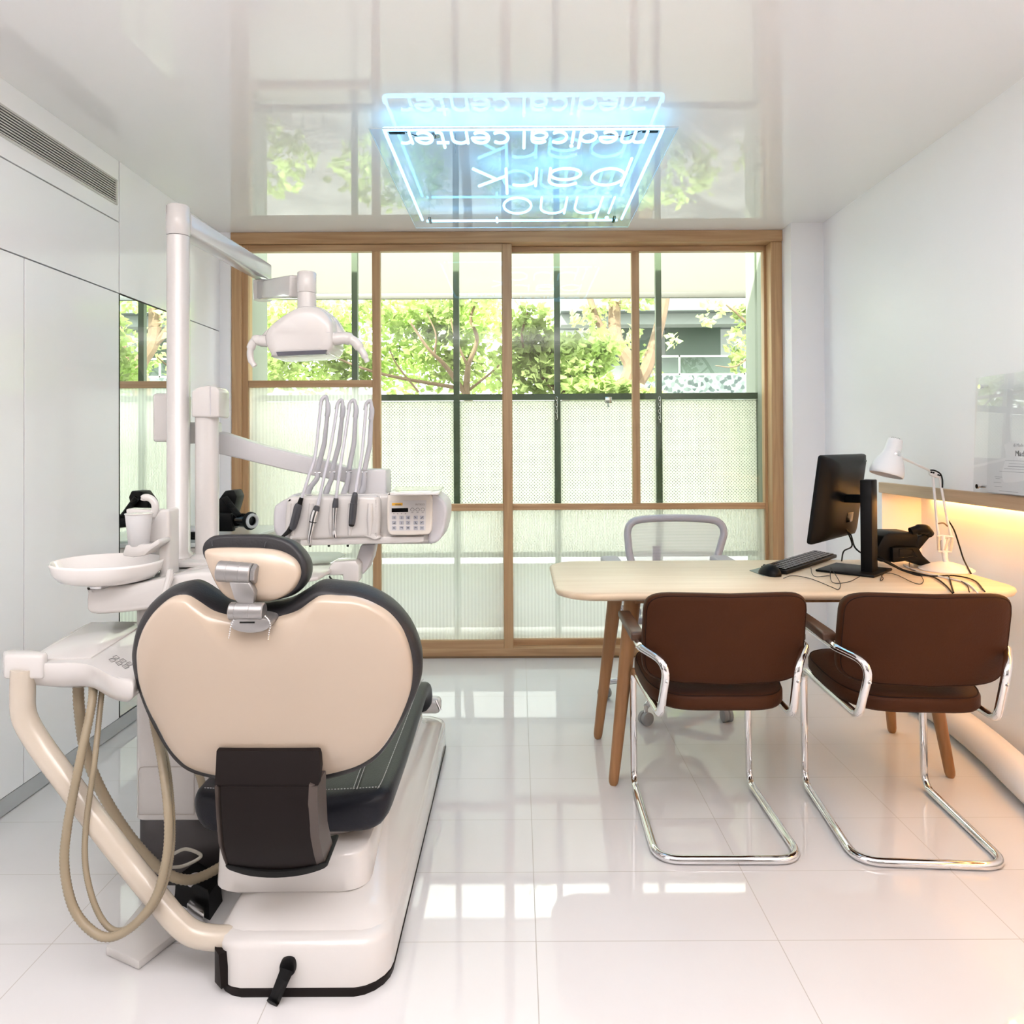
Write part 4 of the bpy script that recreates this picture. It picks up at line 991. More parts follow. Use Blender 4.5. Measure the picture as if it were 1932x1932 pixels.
for cxp, cyp, pts in ((784.3, 976.5, [(-2, -2), (1, 1)]), (796, 976.5, [(-2, 2), (2, -2)]), (784.3, 986.3, [(0, -2), (0, 1), (2, 2)]), (796, 986.3, [(-2, 1), (1, -2)]), (743.5, 996, [(-1.5, 0), (0.5, -1.8), (0.5, 1.8), (-1.5, 0)]),
                      (757.5, 996, [(-2, -1), (2, -1), (2, 1)]), (769.8, 996, [(-1.5, -1), (1.5, -1), (1.5, 0.5), (-1.5, 0.5)]), (784.3, 996, [(-2, 0.5), (0, -1.5), (2, 0)]), (796, 996, [(-2, 0), (2, 0)]), (743.5, 986.3, [(-1.5, 1.5), (1.5, 1.5), (1.5, -1.5)]), (743.5, 976.5, [(0, -1.5), (0, 2)])):
    tube(ic, [U(cxp + a_, cyp + b_, YK - 0.0022) for a_, b_ in pts], 0.0008, 4)
link('key_symbols', ic, ink, kpo, smooth=0)
def ptext(name, body, px, py, Y, size, mat, parent, align='LEFT'):
    return text_obj(name, body, size, frame_mat(U(px, py, Y), (1, 0, 0), (0, 0, 1)), mat, parent, 0.0003, align)
ptext('logo_text', 'sirona', 745.5, 953.2, YK - 0.0013, 0.0075, ink, kpo)
ptext('model_text', 'INTEGO', 783.5, 953.4, YK - 0.0006, 0.0080, pbr('grey_ink', (0.34, 0.31, 0.27), 0.6), kpo)
for s1, cxp, cyp in (('3', 757.5, 976.5), ('4', 769.8, 976.5), ('1', 757.5, 986.3), ('2', 769.8, 986.3)):
    ptext('key_digit', s1, cxp, cyp + 2.6, YK - 0.0019, 0.0105, ink, kpo, 'CENTER')
for px in (585, 620.5, 656): link('stub', lathe(nb(), [(0.0035, -0.006), (0.004, 0.0)], U(px, 1028, YC + 0.03), (0, 0, 1), 10), rubber, co)
# whip arms
whips = [((581, 934), (602, 893), (618, 780), (613.5, 748)), ((614.6, 934), (630, 892), (646, 782), (643.6, 755)), ((648.7, 934), (661, 892), (671, 782), (666, 755)), ((681, 934), (691, 892), (700.5, 786), (697.4, 756))]
whip_mat = pbr('whip_white', (0.47, 0.47, 0.50), 0.3)
for (b_, m_, u_, tp_) in whips:
    YW2 = 2.36
    wa = link('whip_arm', T([U(m_[0] - 3, m_[1] - 6, YW2), U((m_[0] + u_[0]) / 2 + 2, (m_[1] + u_[1]) / 2, YW2), U(u_[0], u_[1], YW2)], [0.0085, 0.008, 0.0065], 10), whip_mat, co, smooth=60)
    link('whip_clip', T(catmull([U(u_[0] - 1, u_[1] + 6, YW2 - 0.002), U(u_[0] + 1, u_[1] - 8, YW2 - 0.002), U((u_[0] + tp_[0]) / 2 + 1, tp_[1] + 4, YW2 - 0.004), U(tp_[0], tp_[1], YW2 - 0.006), U(tp_[0] - 6, tp_[1] + 6, YW2 - 0.008), U(tp_[0] - 9, tp_[1] + 18, YW2 - 0.010)], 5), [0.0085] * 8 + [0.006] * 18, 10), whip_mat, wa, smooth=60)
    link('whip_base', T(catmull([U(b_[0] - 2, b_[1] + 2, YW2 + 0.01), U(b_[0] + 4, b_[1] - 14, YW2 + 0.005), U(m_[0] - 4, m_[1] + 10, YW2), U(m_[0] - 3, m_[1] - 2, YW2)], 5), [0.010] * 6 + [0.008] * 10, 10), whip_mat, wa, smooth=60)
    link('whip_spring', T([U(m_[0] - 8, m_[1] - 1, YW2 - 0.004), U(m_[0] + 3, m_[1] - 1, YW2 - 0.004)], 0.0028, 8), steel, wa)
    link('whip_port', lathe(nb(), [(0.010, -0.003), (0.010, 0.001)], U(b_[0] + 3, b_[1] + 1, YC + 0.03), (0, 0, 1), 12), rubber, wa)
hose_white = pbr('silicone_hose', (0.50, 0.50, 0.54), 0.35)
def handpiece(label, hpts, segs, name):
    t = thing(name, label, 'dental instrument', U(segs[0][1][0][0], segs[0][1][0][1], YC - 0.02), 'dental instruments hanging on the console')
    q = catmull([U(*p) for p in (hpts[0], *hpts[2:])], 10)
    link('instrument_hose', T(q, 0.0052, 10), hose_white, t, smooth=60)
    for nm_, pts, mat in segs:
        P = [U(x, y, YC - 0.022) for x, y, r in pts]
        q = catmull(P, 4); R = []
        for i in range(len(pts) - 1):
            for k in range(4): R.append(pts[i][2] + (pts[i + 1][2] - pts[i][2]) * k / 4)
        R.append(pts[-1][2])
        link(nm_, T(q, [r * YC / F for r in R], 14), mat, t, smooth=50)
tips = [(607, 755), (637, 762), (660, 760), (691.5, 764)]
handpiece('black air and water syringe with bent nozzle, leftmost instrument on the console', [(606, 756, 2.345), (601, 800, 2.33), (595, 856, 2.31), (583, 897, 2.29), (569, 941, 2.28)],
          [('collar', [(569, 939, 3.6), (567, 945, 4.2), (565, 952, 5)], black_plastic), ('body', [(565, 951, 6.2), (562, 958, 7.6), (558, 975, 7.6), (553, 992, 7.2), (549, 998, 5.5)], pbr('graphite', (0.045, 0.047, 0.055), 0.3)), ('nozzle', [(551, 994, 6), (544, 1003, 4.5), (536, 1010, 3.2), (531, 1014, 2.5)], black_gloss)], 'air_water_syringe')
handpiece('silver curved contra-angle handpiece, second instrument from the left on the console', [(637, 764, 2.345), (630, 805, 2.33), (623, 848, 2.31), (612, 897, 2.29), (600, 953, 2.28)],
          [('collar', [(599, 955, 5), (597, 960, 6), (596, 964, 6.4)], pbr('graphite', (0.045, 0.047, 0.055), 0.3)), ('body', [(596, 963, 6.8), (592, 975, 7), (590, 985, 6.6)], steel), ('head', [(590, 985, 6.4), (587, 1000, 5.2), (584, 1014, 4.2), (584, 1022, 3.6), (586, 1028, 2)], steel), ('ring', [(590.4, 984, 6.9), (590, 985.6, 6.9)], rubber)], 'contra_angle_handpiece')
handpiece('slim silver turbine handpiece, third instrument from the left on the console', [(660, 762, 2.345), (655, 800, 2.33), (650, 830, 2.315), (640, 895, 2.29), (634, 941, 2.28)],
          [('collar', [(634, 940, 4.4), (633, 950, 5.6), (632.5, 958, 5.8)], pbr('graphite', (0.045, 0.047, 0.055), 0.3)), ('body', [(632.5, 957, 5.6), (631.8, 970, 4.8), (631, 985, 3.8), (630.6, 1000, 3.2)], steel), ('head', [(630.5, 1001, 3.6), (631, 1008, 4.6), (632, 1014, 4.0)], steel)], 'turbine_handpiece')
handpiece('black scaler handle, rightmost instrument on the console', [(691, 766, 2.345), (687, 805, 2.33), (683, 855, 2.31), (676, 897, 2.29), (671, 929, 2.28)],
          [('cap', [(670.6, 929, 3), (670, 932, 5), (669, 940, 6), (667.5, 949, 6.6)], pbr('graphite', (0.045, 0.047, 0.055), 0.3)), ('body', [(667.4, 949.5, 7.0), (665.5, 970, 7), (664, 985, 6.5), (663.4, 989, 5.8)], pbr('graphite', (0.045, 0.047, 0.055), 0.3)), ('tip', [(663.4, 989, 5.8), (663, 992, 5), (662.8, 993.5, 3)], black_plastic)], 'scaler_handpiece')

# bracket tray below the console
tr = thing('tray_table', 'white bracket tray with a grey green mat on an arm under the console', 'tray', U(560, 1070, 2.36))
zt_ = zw(1078, 2.30, 500)
tpts = [UZ(x, y, zt_) for x, y in ((352, 1083), (385, 1066), (480, 1050), (600, 1054), (638, 1066), (600, 1088), (575, 1092), (370, 1090))]
link('tray', prism(nb(), tpts, (0, 0, -0.012), 0.004), white_plastic, tr)
link('mat', prism(nb(), [UZ(x, y, zt_ + 0.003) for x, y in ((568, 1064), (572, 1041), (640, 1041), (651, 1046), (620, 1062))], (0, 0, -0.003), 0.001), pbr('mat_green', (0.50, 0.54, 0.47), 0.3), tr)
bm = pxprism([(622, 1068), (628, 1060), (670, 1058), (677, 1066), (677, 1097), (672, 1100), (648, 1099), (646, 1085), (628, 1086), (614, 1085)], 2.34, 0.06, 0.005, 2)
link('tray_arm', bm, white_plastic, tr)
link('riser', pxprism([(668, 1068), (680, 1028), (708, 1027), (703, 1052), (694, 1072), (678, 1090)], 2.40, 0.06, 0.008, 2), grey_plastic, tr)
link('tray_lever', T(catmull([U(x, y, 2.33) for x, y in ((621, 1087), (626, 1093), (635, 1097), (640, 1096))], 4), 0.003, 8), black_plastic, tr)

# ================================================================ COUNTER BEHIND THE UNIT WITH A CAMERA
wc = thing('wall_counter', 'narrow white wall counter with drawers behind the unit', 'counter', (-1.55, 3.85, 0.55))
zt_ = zw(1003, 3.9, 500)
link('worktop', B(XL + 0.002, -1.33, 3.45, 4.22, zt_ - 0.02, zt_, 0.003, 1), pbr('glass_top', (0.62, 0.66, 0.64), 0.12), wc)
link('carcass', B(XL + 0.002, -1.38, 3.47, 4.20, zt_ - 0.24, zt_ - 0.022, 0.003, 1), white_plastic, wc)
for k in range(2):
    y0 = 3.475 + k * 0.362
    dr = link('drawer', B(-1.382, -1.362, y0, y0 + 0.356, zt_ - 0.235, zt_ - 0.026, 0.002, 1), white_plastic, wc)
    link('drawer_handle', B(-1.362, -1.352, y0 + 0.1, y0 + 0.256, zt_ - 0.06, zt_ - 0.05, 0.003), steel, dr)
cm = thing('macro_camera', 'black camera with ring flash and coiled cord on the counter by the window', 'camera', U(455, 1000, 3.85))
YM = 3.80
link('camera_body', pxprism([(408, 990), (410, 945), (424, 926), (442, 925), (447, 937), (444, 950), (436, 975), (436, 1000), (410, 1000)], YM, 0.11, 0.008, 2), black_plastic, cm, smooth=40)
link('lens', T([U(436, 980, YM + 0.03), U(466, 982, YM - 0.01), U(476, 984, YM - 0.02)], [0.034, 0.036, 0.040], 20), black_gloss, cm, smooth=40)
rcen = U(476, 983, YM - 0.03); ra = Vector((0.86, -0.5, 0)).normalized(); rs = Vector((0.5, 0.86, 0)).normalized()
link('ring_flash', T([rcen + Vector((0, 0, 1)) * 0.031 * math.sin(a_) + rs * 0.031 * math.cos(a_) for a_ in [2 * PI * i / 24 for i in range(24)]], 0.008, 10, closed=True), pbr('flash_white', (0.55, 0.56, 0.56), 0.25), cm, smooth=60)
link('ring_housing', T([rcen - ra * 0.014 + Vector((0, 0, 1)) * 0.035 * math.sin(a_) + rs * 0.035 * math.cos(a_) for a_ in [2 * PI * i / 24 for i in range(24)]], 0.012, 10, closed=True), black_plastic, cm, smooth=60)
cp = catmull([U(x, y, YM - 0.02) for x, y in ((424, 938), (430, 946), (437, 955), (445, 966), (450, 972))], 6)
hp_ = []
for i in range(len(cp) * 8 - 7):
    f = i / 8; k = min(int(f), len(cp) - 2); c_ = cp[k].lerp(cp[k + 1], f - k); a_ = i * 2 * PI / 9
    hp_.append(c_ + Vector((math.cos(a_) * 0.011, math.sin(a_) * 0.011, math.cos(a_) * 0.006)))
link('coiled_cord', T(hp_, 0.0042, 6), rubber, cm, smooth=60)
link('straight_cord', T(catmull([U(x, y, YM - 0.02) for x, y in ((449, 971), (456, 974), (464, 972), (472, 968), (482, 970))], 5), 0.0045, 8), rubber, cm)
link('camera_grip', pxprism([(409, 968), (436, 968), (440, 1003), (408, 1003)], YM - 0.03, 0.04, 0.008), black_plastic, cm)
t = thing('instrument_case', 'dark grey instrument case on the counter between the two poles', 'case', U(366, 1000, 3.6))
link('case_body', B(xw(340, 3.62), xw(376, 3.62), 3.58, 3.74, zt_, zt_ + 0.035, 0.004), black_plastic, t)
link('case_lid', B(xw(341, 3.62), xw(375, 3.62), 3.585, 3.735, zt_ + 0.036, zt_ + 0.05, 0.004), grey_plastic, t)

# ================================================================ DESK
ZD = 0.726
dk = thing('writing_desk', 'long pale wooden desk with rounded corners and round tapered legs', 'desk', (0.95, 2.86, 0))
dx0, dx1, dy0, dy1 = 0.140, 1.735, 2.515, 3.215
def rr2(ins, z, r): return rrect(dx0 + ins, dx1 - ins, dy0 + ins, dy1 - ins, z, r, 8)
# slightly pillowed outline: the long sides bow outwards
def pillow(ring):
    for p in ring:
        u = (p.x - (dx0 + dx1) / 2) / ((dx1 - dx0) / 2); v = (p.y - (dy0 + dy1) / 2) / ((dy1 - dy0) / 2)
        p.y += 0.012 * (1 - u * u) * (1 if v > 0 else -1) * min(1, abs(v)); p.x += 0.02 * (1 - v * v) * (1 if u > 0 else -1) * min(1, abs(u)) ** 6
    return ring
link('desktop', loft(nb(), [pillow(rr2(0.022, ZD - 0.030, 0.10)), pillow(rr2(0.006, ZD - 0.024, 0.11)), pillow(rr2(0.0, ZD - 0.012, 0.115)), pillow(rr2(0.002, ZD - 0.004, 0.115)), pillow(rr2(0.010, ZD, 0.11))]), ash_top, dk, smooth=50)
link('apron', B(0.42, 1.50, 2.70, 2.725, ZD - 0.075, ZD - 0.031, 0.004), leg_wood, dk)
link('apron', B(0.42, 1.50, 3.03, 3.055, ZD - 0.075, ZD - 0.031, 0.004), leg_wood, dk)
for fx, fy, tx, ty in ((0.338, 2.690, 0.425, 2.745), (0.327, 3.115, 0.405, 3.03), (1.585, 2.738, 1.470, 2.76), (1.585, 3.165, 1.475, 3.03)):
    a, b = Vector((fx, fy, 0.0)), Vector((tx, ty, ZD - 0.031))
    link('leg', T([a, a.lerp(b, 0.012), a.lerp(b, 0.03), a.lerp(b, 0.55), b], [0.012, 0.0165, 0.0185, 0.0255, 0.032], 18), leg_wood, dk, smooth=50)

# ================================================================ CANTILEVER ARMCHAIRS (local coordinates, facing +Y)
def armchair(label, loc, rot):
    t = thing('cantilever_armchair', label, 'chair', (0, 0, 0), 'brown leather armchairs at the desk')
    r = 0.0125
    half = [(0.0, -0.25, r), (-0.212, -0.25, r), (-0.207, 0.255, r), (-0.206, 0.262, 0.418), (-0.196, -0.225, 0.425), (-0.186, -0.300, 0.60), (-0.248, -0.190, 0.618), (-0.248, 0.185, 0.612)]
    rad = [0, 0.075, 0.055, 0.045, 0.05, 0.055, 0.06, 0]
    l_ = fillet(half, rad, 8)
    path = [Vector((-p.x, p.y, p.z)) for p in reversed(l_)] + l_[1:]
    link('tube_frame', T(path, r, 14), chrome, t, smooth=60)
    for s in (-1, 1):
        link('armrest', prism(nb(), catmull([Vector((s * 0.248 + dx, y, z)) for dx, y, z in ((0, -0.135, 0.623), (0, 0.05, 0.622), (0, 0.16, 0.622), (0, 0.178, 0.632), (0, 0.16, 0.646), (0, 0.02, 0.648), (0, -0.135, 0.648))], 3, True) if False else
             [Vector((s * 0.248 - 0.021, y, z)) for y, z in ((-0.140, 0.622), (0.185, 0.622), (0.190, 0.634), (0.18, 0.646), (-0.125, 0.650), (-0.140, 0.646))], (0.042, 0, 0), 0.006, 3), walnut, t, smooth=40)
    # seat: rounded slab, front edge rolled, narrower at the rear
    def srow(z, ins):
        out = []
        for k in range(48):
            a = 2 * PI * k / 48; e = 0.42
            c, s_ = math.cos(a), math.sin(a)
            x = (abs(c) ** e) * (1 if c > 0 else -1); y = (abs(s_) ** (e if s_ > 0 else 0.62)) * (1 if s_ > 0 else -1)
            w = 0.218 if y > 0 else 0.218 - 0.018 * y * y
            out.append(Vector((x * (w - ins), y * (0.245 - ins) + 0.028, z + (0.012 * max(0, y) ** 2) - 0.010 * (1 - x * x) * (1 - y * y))))
        return out
    seat = link('seat', loft(nb(), [srow(0.432, 0.03), srow(0.434, 0.006), srow(0.442, 0.0), srow(0.468, 0.0), srow(0.476, 0.004), srow(0.481, 0.014), srow(0.483, 0.06), srow(0.479, 0.15)]), brown_leather, t, smooth=50)
    link('piping', T(srow(0.4775, 0.0055), 0.0022, 6, closed=True), seam_brown, seat, smooth=60)
    # back: curved pad, sides wrap forward
    def bpt(u, v, d):
        x = u * 0.243
        z = 0.656 + v * 0.140
        y = -0.272 - 0.030 * v + 0.070 * u * u * 0.9 + d
        return Vector((x, y, z))
    def outline(sx, sz, d, n=40):
        out = []
        for k in range(n):
            a = 2 * PI * k / n; c, s_ = math.cos(a), math.sin(a)
            e = 0.30
            u = (abs(c) ** e) * (1 if c > 0 else -1); v = (abs(s_) ** e) * (1 if s_ > 0 else -1)
            out.append(bpt(u * sx, v * sz, d))
        return out
    def grid_face(sx, sz, d): return [outline(sx * f, sz * f, d) for f in (0.85, 0.55, 0.2)]
    rows = [*reversed(grid_face(1, 1, -0.002)), outline(0.965, 0.945, -0.001), outline(0.992, 0.985, 0.004), outline(1, 1, 0.012), outline(1, 1, 0.028), outline(0.99, 0.98, 0.040), outline(0.955, 0.93, 0.048), *grid_face(1, 1, 0.050)]
    bk = link('backrest', loft(nb(), rows), brown_leather, t, smooth=50)
    link('piping', T(outline(0.972, 0.953, 0.0005), 0.002, 6, closed=True), seam_brown, bk, smooth=60)
    bm = nb()
    for s in (-1, 1):
        for p in ((s * 0.1865, -0.3105, 0.555),):
            lathe(bm, [(0.0045, 0.0), (0.004, 0.004), (0.001, 0.0045)], p, (0, -1, 0.15), 10)
    for s, q in ((-1, None), (1, None)):
        link('screw', lathe(nb(), [(0.0048, -0.003), (0.0045, 0.003), (0.001, 0.004)], (s * 0.1885, -0.292, 0.545), (0, -1, 0.2), 10), steel, t)
    bm.free()
    for s in (-1, 1): link('glide', B(s * 0.209 - 0.008, s * 0.209 + 0.008, 0.10, 0.14, 0.0, 0.006, 0.002, 1), rubber, t)
    t.location = loc; t.rotation_euler = (0, 0, rot)
    return t
a1 = armchair('brown leather cantilever armchair left of the other, nearer the middle of the room', (0.617, 2.432, 0), math.radians(-0.6))
dup(a1, (1.212, 2.405, 0), math.radians(-4.2), 'brown leather cantilever armchair nearer the right wall and the desk lamp')

# ================================================================ MESH TASK CHAIR
OX, OY = 0.715, 3.53
oc = thing('mesh_task_chair', 'grey mesh task chair on castors behind the desk', 'office chair', (OX, OY, 0))
frame_g = pbr('task_grey', (0.44, 0.43, 0.47), 0.35, var=0.03)
base_w = pbr('polished_base', (0.66, 0.66, 0.68), 0.15, metal=0.6)
for k in range(5):
    a = math.radians(-121 + 72 * k); d = Vector((math.cos(a), math.sin(a), 0)); o = Vector((OX, OY, 0))
    link('base_arm', T([o + Vector((0, 0, 0.115)) + d * 0.03, o + Vector((0, 0, 0.105)) + d * 0.18, o + Vector((0, 0, 0.078)) + d * 0.305], [0.022, 0.018, 0.013], 10), base_w, oc, smooth=60)
    wx = o + d * 0.31; s_ = Vector((-d.y, d.x, 0)); q = (d * 0.5 + s_ * 0.86).normalized()
    cs = link('castor', lathe(nb(), [(0.020, -0.024), (0.0285, -0.020), (0.0285, -0.006), (0.024, -0.003), (0.024, 0.003), (0.0285, 0.006), (0.0285, 0.020), (0.020, 0.024)], wx + Vector((0, 0, 0.0285)), q, 24), pbr('castor_grey', (0.30, 0.30, 0.30), 0.4), oc, smooth=40)
    link('castor_stem', T([wx + Vector((0, 0, 0.045)), wx + Vector((0, 0, 0.085))], 0.009, 10), base_w, cs)
link('gas_lift', lathe(nb(), [(0.030, 0.08), (0.030, 0.13), (0.024, 0.132), (0.024, 0.30), (0.015, 0.302), (0.015, 0.36)], (OX, OY, 0), (0, 0, 1), 20), base_w, oc, smooth=40)
link('tilt_mechanism', B(OX - 0.08, OX + 0.08, OY - 0.10, OY + 0.16, 0.345, 0.405, 0.02, 3), frame_g, oc)
def mesh_fabric():
    m, nt, out = nm('grey_mesh')
    g_ = N(nt, 'ShaderNodeNewGeometry'); sp = N(nt, 'ShaderNodeSeparateXYZ'); nt.links.new(g_.outputs['Position'], sp.inputs[0])
    s1 = M2(nt, 'GREATER_THAN', M2(nt, 'SINE', M2(nt, 'MULTIPLY', sp.outputs[2], 1500.0)), 0.0)
    k = M2(nt, 'ADD', M2(nt, 'MULTIPLY', s1, 0.25), 0.36)
    tp = N(nt, 'ShaderNodeBsdfTransparent'); b_ = N(nt, 'ShaderNodeBsdfPrincipled'); b_.inputs['Base Color'].default_value = (0.58, 0.57, 0.60, 1); b_.inputs['Roughness'].default_value = 0.6
    mx = N(nt, 'ShaderNodeMixShader'); nt.links.new(k, mx.inputs[0]); nt.links.new(tp.outputs[0], mx.inputs[1]); nt.links.new(b_.outputs[0], mx.inputs[2]); nt.links.new(mx.outputs[0], out.inputs[0])
    return m
mesh_m = mesh_fabric()
YB2 = 3.80
def bp2(px, py): 
    f = (1060 - py) / 80
    return U(px, py, YB2 + 0.03 * f)
ro = catmull([bp2(x, y) for x, y in ((1189, 1052), (1185, 1020), (1184, 1004), (1190, 988), (1210, 980), (1275, 977), (1338, 980), (1359, 988), (1366, 1004), (1362, 1022), (1352, 1056), (1338, 1100), (1325, 1140), (1300, 1158), (1250, 1158), (1222, 1140), (1206, 1100))], 4, True)
link('back_frame', T([p for p in ro], 0.019, 10, closed=True), frame_g, oc, smooth=70)
cenb = bp2(1274, 1070)
link('back_mesh', dome(nb(), ro, cenb, (0, 1, 0), [(0.98, 0.0), (0.7, 0.012), (0.35, 0.018), (0.02, 0.02)], cap0=False), mesh_m, oc, smooth=70)
link('back_stem', T([Vector((OX, OY + 0.14, 0.38)), Vector((OX, OY + 0.26, 0.42)), Vector((OX, 3.845, 0.56)), Vector((OX, 3.85, 0.70))], [0.03, 0.026, 0.022, 0.02], 10), frame_g, oc, smooth=60)
sr = rrect(OX - 0.245, OX + 0.245, OY - 0.235, OY + 0.215, 0.445, 0.09)
link('seat_frame', T(sr, 0.016, 10, closed=True), frame_g, oc, smooth=70)
link('seat_mesh', dome(nb(), sr, (OX, OY - 0.01, 0.445), (0, 0, 1), [(0.98, 0.004), (0.7, -0.008), (0.3, -0.014), (0.02, -0.015)], cap0=False), mesh_m, oc, smooth=70)
for s in (-1, 1):
    pad = link('arm_pad', B(OX + s * 0.268 - 0.045, OX + s * 0.268 + 0.045, OY - 0.12, OY + 0.13, 0.650, 0.682, 0.014, 4), pbr('arm_pad_grey', (0.42, 0.41, 0.43), 0.5), oc)
    link('arm_post', T([Vector((OX + s * 0.12, OY + 0.12, 0.40)), Vector((OX + s * 0.245, OY + 0.10, 0.44)), Vector((OX + s * 0.265, OY + 0.06, 0.655))], [0.02, 0.019, 0.017], 10), frame_g, pad, smooth=60)

# ================================================================ THINGS ON THE DESK
# --- monitor, turned away, back towards us
mo = thing('computer_monitor', 'black computer monitor on a square post stand with its back to the viewer', 'monitor', (1.30, 2.92, ZD))
post = U(1643, 1084, 2.865); px_, py_ = 1.357, 2.875
fd = Vector((-0.735, 0.678, 0)); rd = Vector((fd.y, -fd.x, 0))        # screen facing, and its right hand seen from the back
ztp = zw(905, 2.87, 1643)
m4 = Matrix.Translation((px_, py_, 0)) @ Matrix.Rotation(math.atan2(rd.y, rd.x), 4, 'Z')
link('stand_post', box(nb(), -0.033, 0.033, -0.022, 0.022, ZD + 0.006, ztp, 0.004, 2, m4), black_plastic, mo)
link('stand_base', box(nb(), -0.10, 0.15 - 0.03, -0.05, 0.17, ZD + 0.0005, ZD + 0.010, 0.004, 2, Matrix.Translation((px_, py_, 0)) @ Matrix.Rotation(math.atan2(rd.y, rd.x), 4, 'Z')), black_plastic, mo)
tl = math.radians(8)
upv = (Vector((0, 0, 1)) * math.cos(tl) - fd * math.sin(tl)).normalized(); nrm = rd.cross(upv)   # nrm: towards the back or screen
if nrm.dot(fd) > 0: nrm = -nrm
mc = U(1580, 937, 3.00)
hw_, hh_ = 0.245, 0.172
Mm = Matrix((rd, upv, nrm)).transposed().to_4x4(); Mm.translation = mc
def mrow(sx, sy, o, r=0.012): return [Mm @ Vector((p.x, p.y, o)) for p in rrect(-hw_ * sx, hw_ * sx, -hh_ * sy, hh_ * sy, 0, r)]
link('housing', loft(nb(), [mrow(0.99, 0.99, -0.008), mrow(1, 1, -0.004), mrow(1, 1, 0.006), mrow(0.97, 0.985, 0.014), mrow(0.86, 0.94, 0.026, 0.03), mrow(0.70, 0.86, 0.036, 0.04), mrow(0.4, 0.6, 0.040, 0.04)]), black_plastic, mo, smooth=40)
link('screen', prism(nb(), mrow(0.97, 0.965, -0.0095), tuple(nrm * 0.0012)), black_gloss, mo)
link('vent_slot', prism(nb(), [Mm @ Vector((x, y, 0.0285)) for x, y in ((-0.06, 0.150), (0.20, 0.150), (0.20, 0.143), (-0.06, 0.143))], tuple(nrm * 0.002)), black_gloss, mo)
link('cable_port', prism(nb(), [Mm @ Vector((x, y, 0.0395)) for x, y in ((0.02, -0.06), (0.09, -0.06), (0.09, -0.10), (0.02, -0.10))], tuple(nrm * 0.0025), 0.001), black_gloss, mo)
am = Mm @ Vector((0.0, 0.0, 0.036))
link('neck', bar(am, Vector((px_, py_, am.z + 0.005)), 0.028, 0.016, 0.004), black_plastic, mo)
link('lead', T(catmull([Mm @ Vector((0.04, -0.13, 0.036)), Mm @ Vector((0.07, -0.155, 0.05)), Vector((px_ - 0.03, py_ + 0.05, ZD + 0.09)), Vector((px_ + 0.01, py_ + 0.03, ZD + 0.06)), Vector((px_ + 0.05, py_ - 0.02, ZD + 0.05)), U(1700, 1075, 2.86), U(1740, 1088, 2.80)], 6), 0.0032, 8), rubber, mo)
link('lead', T(catmull([Mm @ Vector((0.05, -0.13, 0.036)), Mm @ Vector((0.10, -0.20, 0.05)), U(1592, 1040, 3.0), UZ(1588, 1058, ZD + 0.004)], 6), 0.003, 8), rubber, mo)
# --- keyboard, mouse, mouse mat
ku = thing('computer_keyboard', 'black keyboard on the desk left of the monitor stand', 'keyboard', UZ(1520, 1065, ZD))
kc = [UZ(x, y, ZD) for x, y in ((1455, 1073), (1484, 1085), (1579, 1053), (1533, 1049))]
kr = (kc[2] - kc[1]).normalized(); kl = (kc[2] - kc[1]).length; kd_ = Vector((-kr.y, kr.x, 0)); kw = abs((kc[0] - kc[1]).dot(kd_))
Kb = Matrix((kr, kd_, Vector((0, 0, 1)))).transposed().to_4x4(); Kb.translation = kc[1] + Vector((0, 0, 0.0))
Kt = Kb @ Matrix.Rotation(math.radians(5), 4, 'X')
link('keyboard_body', box(nb(), 0, kl, 0, kw, 0.001, 0.016, 0.004, 2, Kt), black_plastic, ku)
bm = nb()
nx_ = 16
for r_ in range(5):
    for c_ in range(nx_):
        w = (kl - 0.02) / nx_
        box(bm, 0.010 + c_ * w, 0.010 + c_ * w + w * 0.86, 0.10 * kw + r_ * kw * 0.165, 0.10 * kw + r_ * kw * 0.165 + kw * 0.14, 0.016, 0.0205, 0.001, 1, Kt)
ko = link('keys', bm, black_gloss, ku); 
link('mouse_mat_dummy', B(0, 0.001, 0, 0.001, 0, 0.001), black_gloss, ku) if False else None
mm = [UZ(x, y, ZD + 0.002) for x, y in ((1414, 1076), (1452, 1066), (1490, 1078), (1440, 1086))]
tag(link('mouse_mat', prism(nb(), mm, (0, 0, -0.0018), 0.0005, 1), pbr('mat_slate', (0.22, 0.26, 0.22), 0.6)), 'small grey green mat under the mouse and keyboard', 'mouse mat')
ms = thing('computer_mouse', 'black computer mouse at the left end of the keyboard', 'mouse', UZ(1453, 1090, ZD))
mp0, mp1 = UZ(1476, 1091, ZD), UZ(1430, 1079, ZD)
md = (mp1 - mp0).normalized(); msd = Vector((-md.y, md.x, 0)); mlen = 0.100; mcn = (mp0 + mp1) / 2 + Vector((0, 0, 0.003))
rows_ = []
for k in range(9):
    f = k / 8 - 0.5; w_ = 0.031 * (1 - (2 * f) ** 4 * 0.55); h_ = 0.034 * (1 - (1.75 * f + 0.05) ** 2) + 0.006
    rows_.append([mcn + md * f * mlen + msd * w_ * math.cos(a_) + Vector((0, 0, max(0, math.sin(a_)) * h_ + (0 if math.sin(a_) > 0 else -0.002))) for a_ in [2 * PI * i / 16 for i in range(16)]])
link('mouse_body', loft(nb(), rows_), black_plastic, ms, smooth=60)
link('scroll_wheel', lathe(nb(), [(0.007, -0.003), (0.007, 0.003)], mcn + md * 0.032 + Vector((0, 0, 0.026)), msd, 12), rubber, ms)
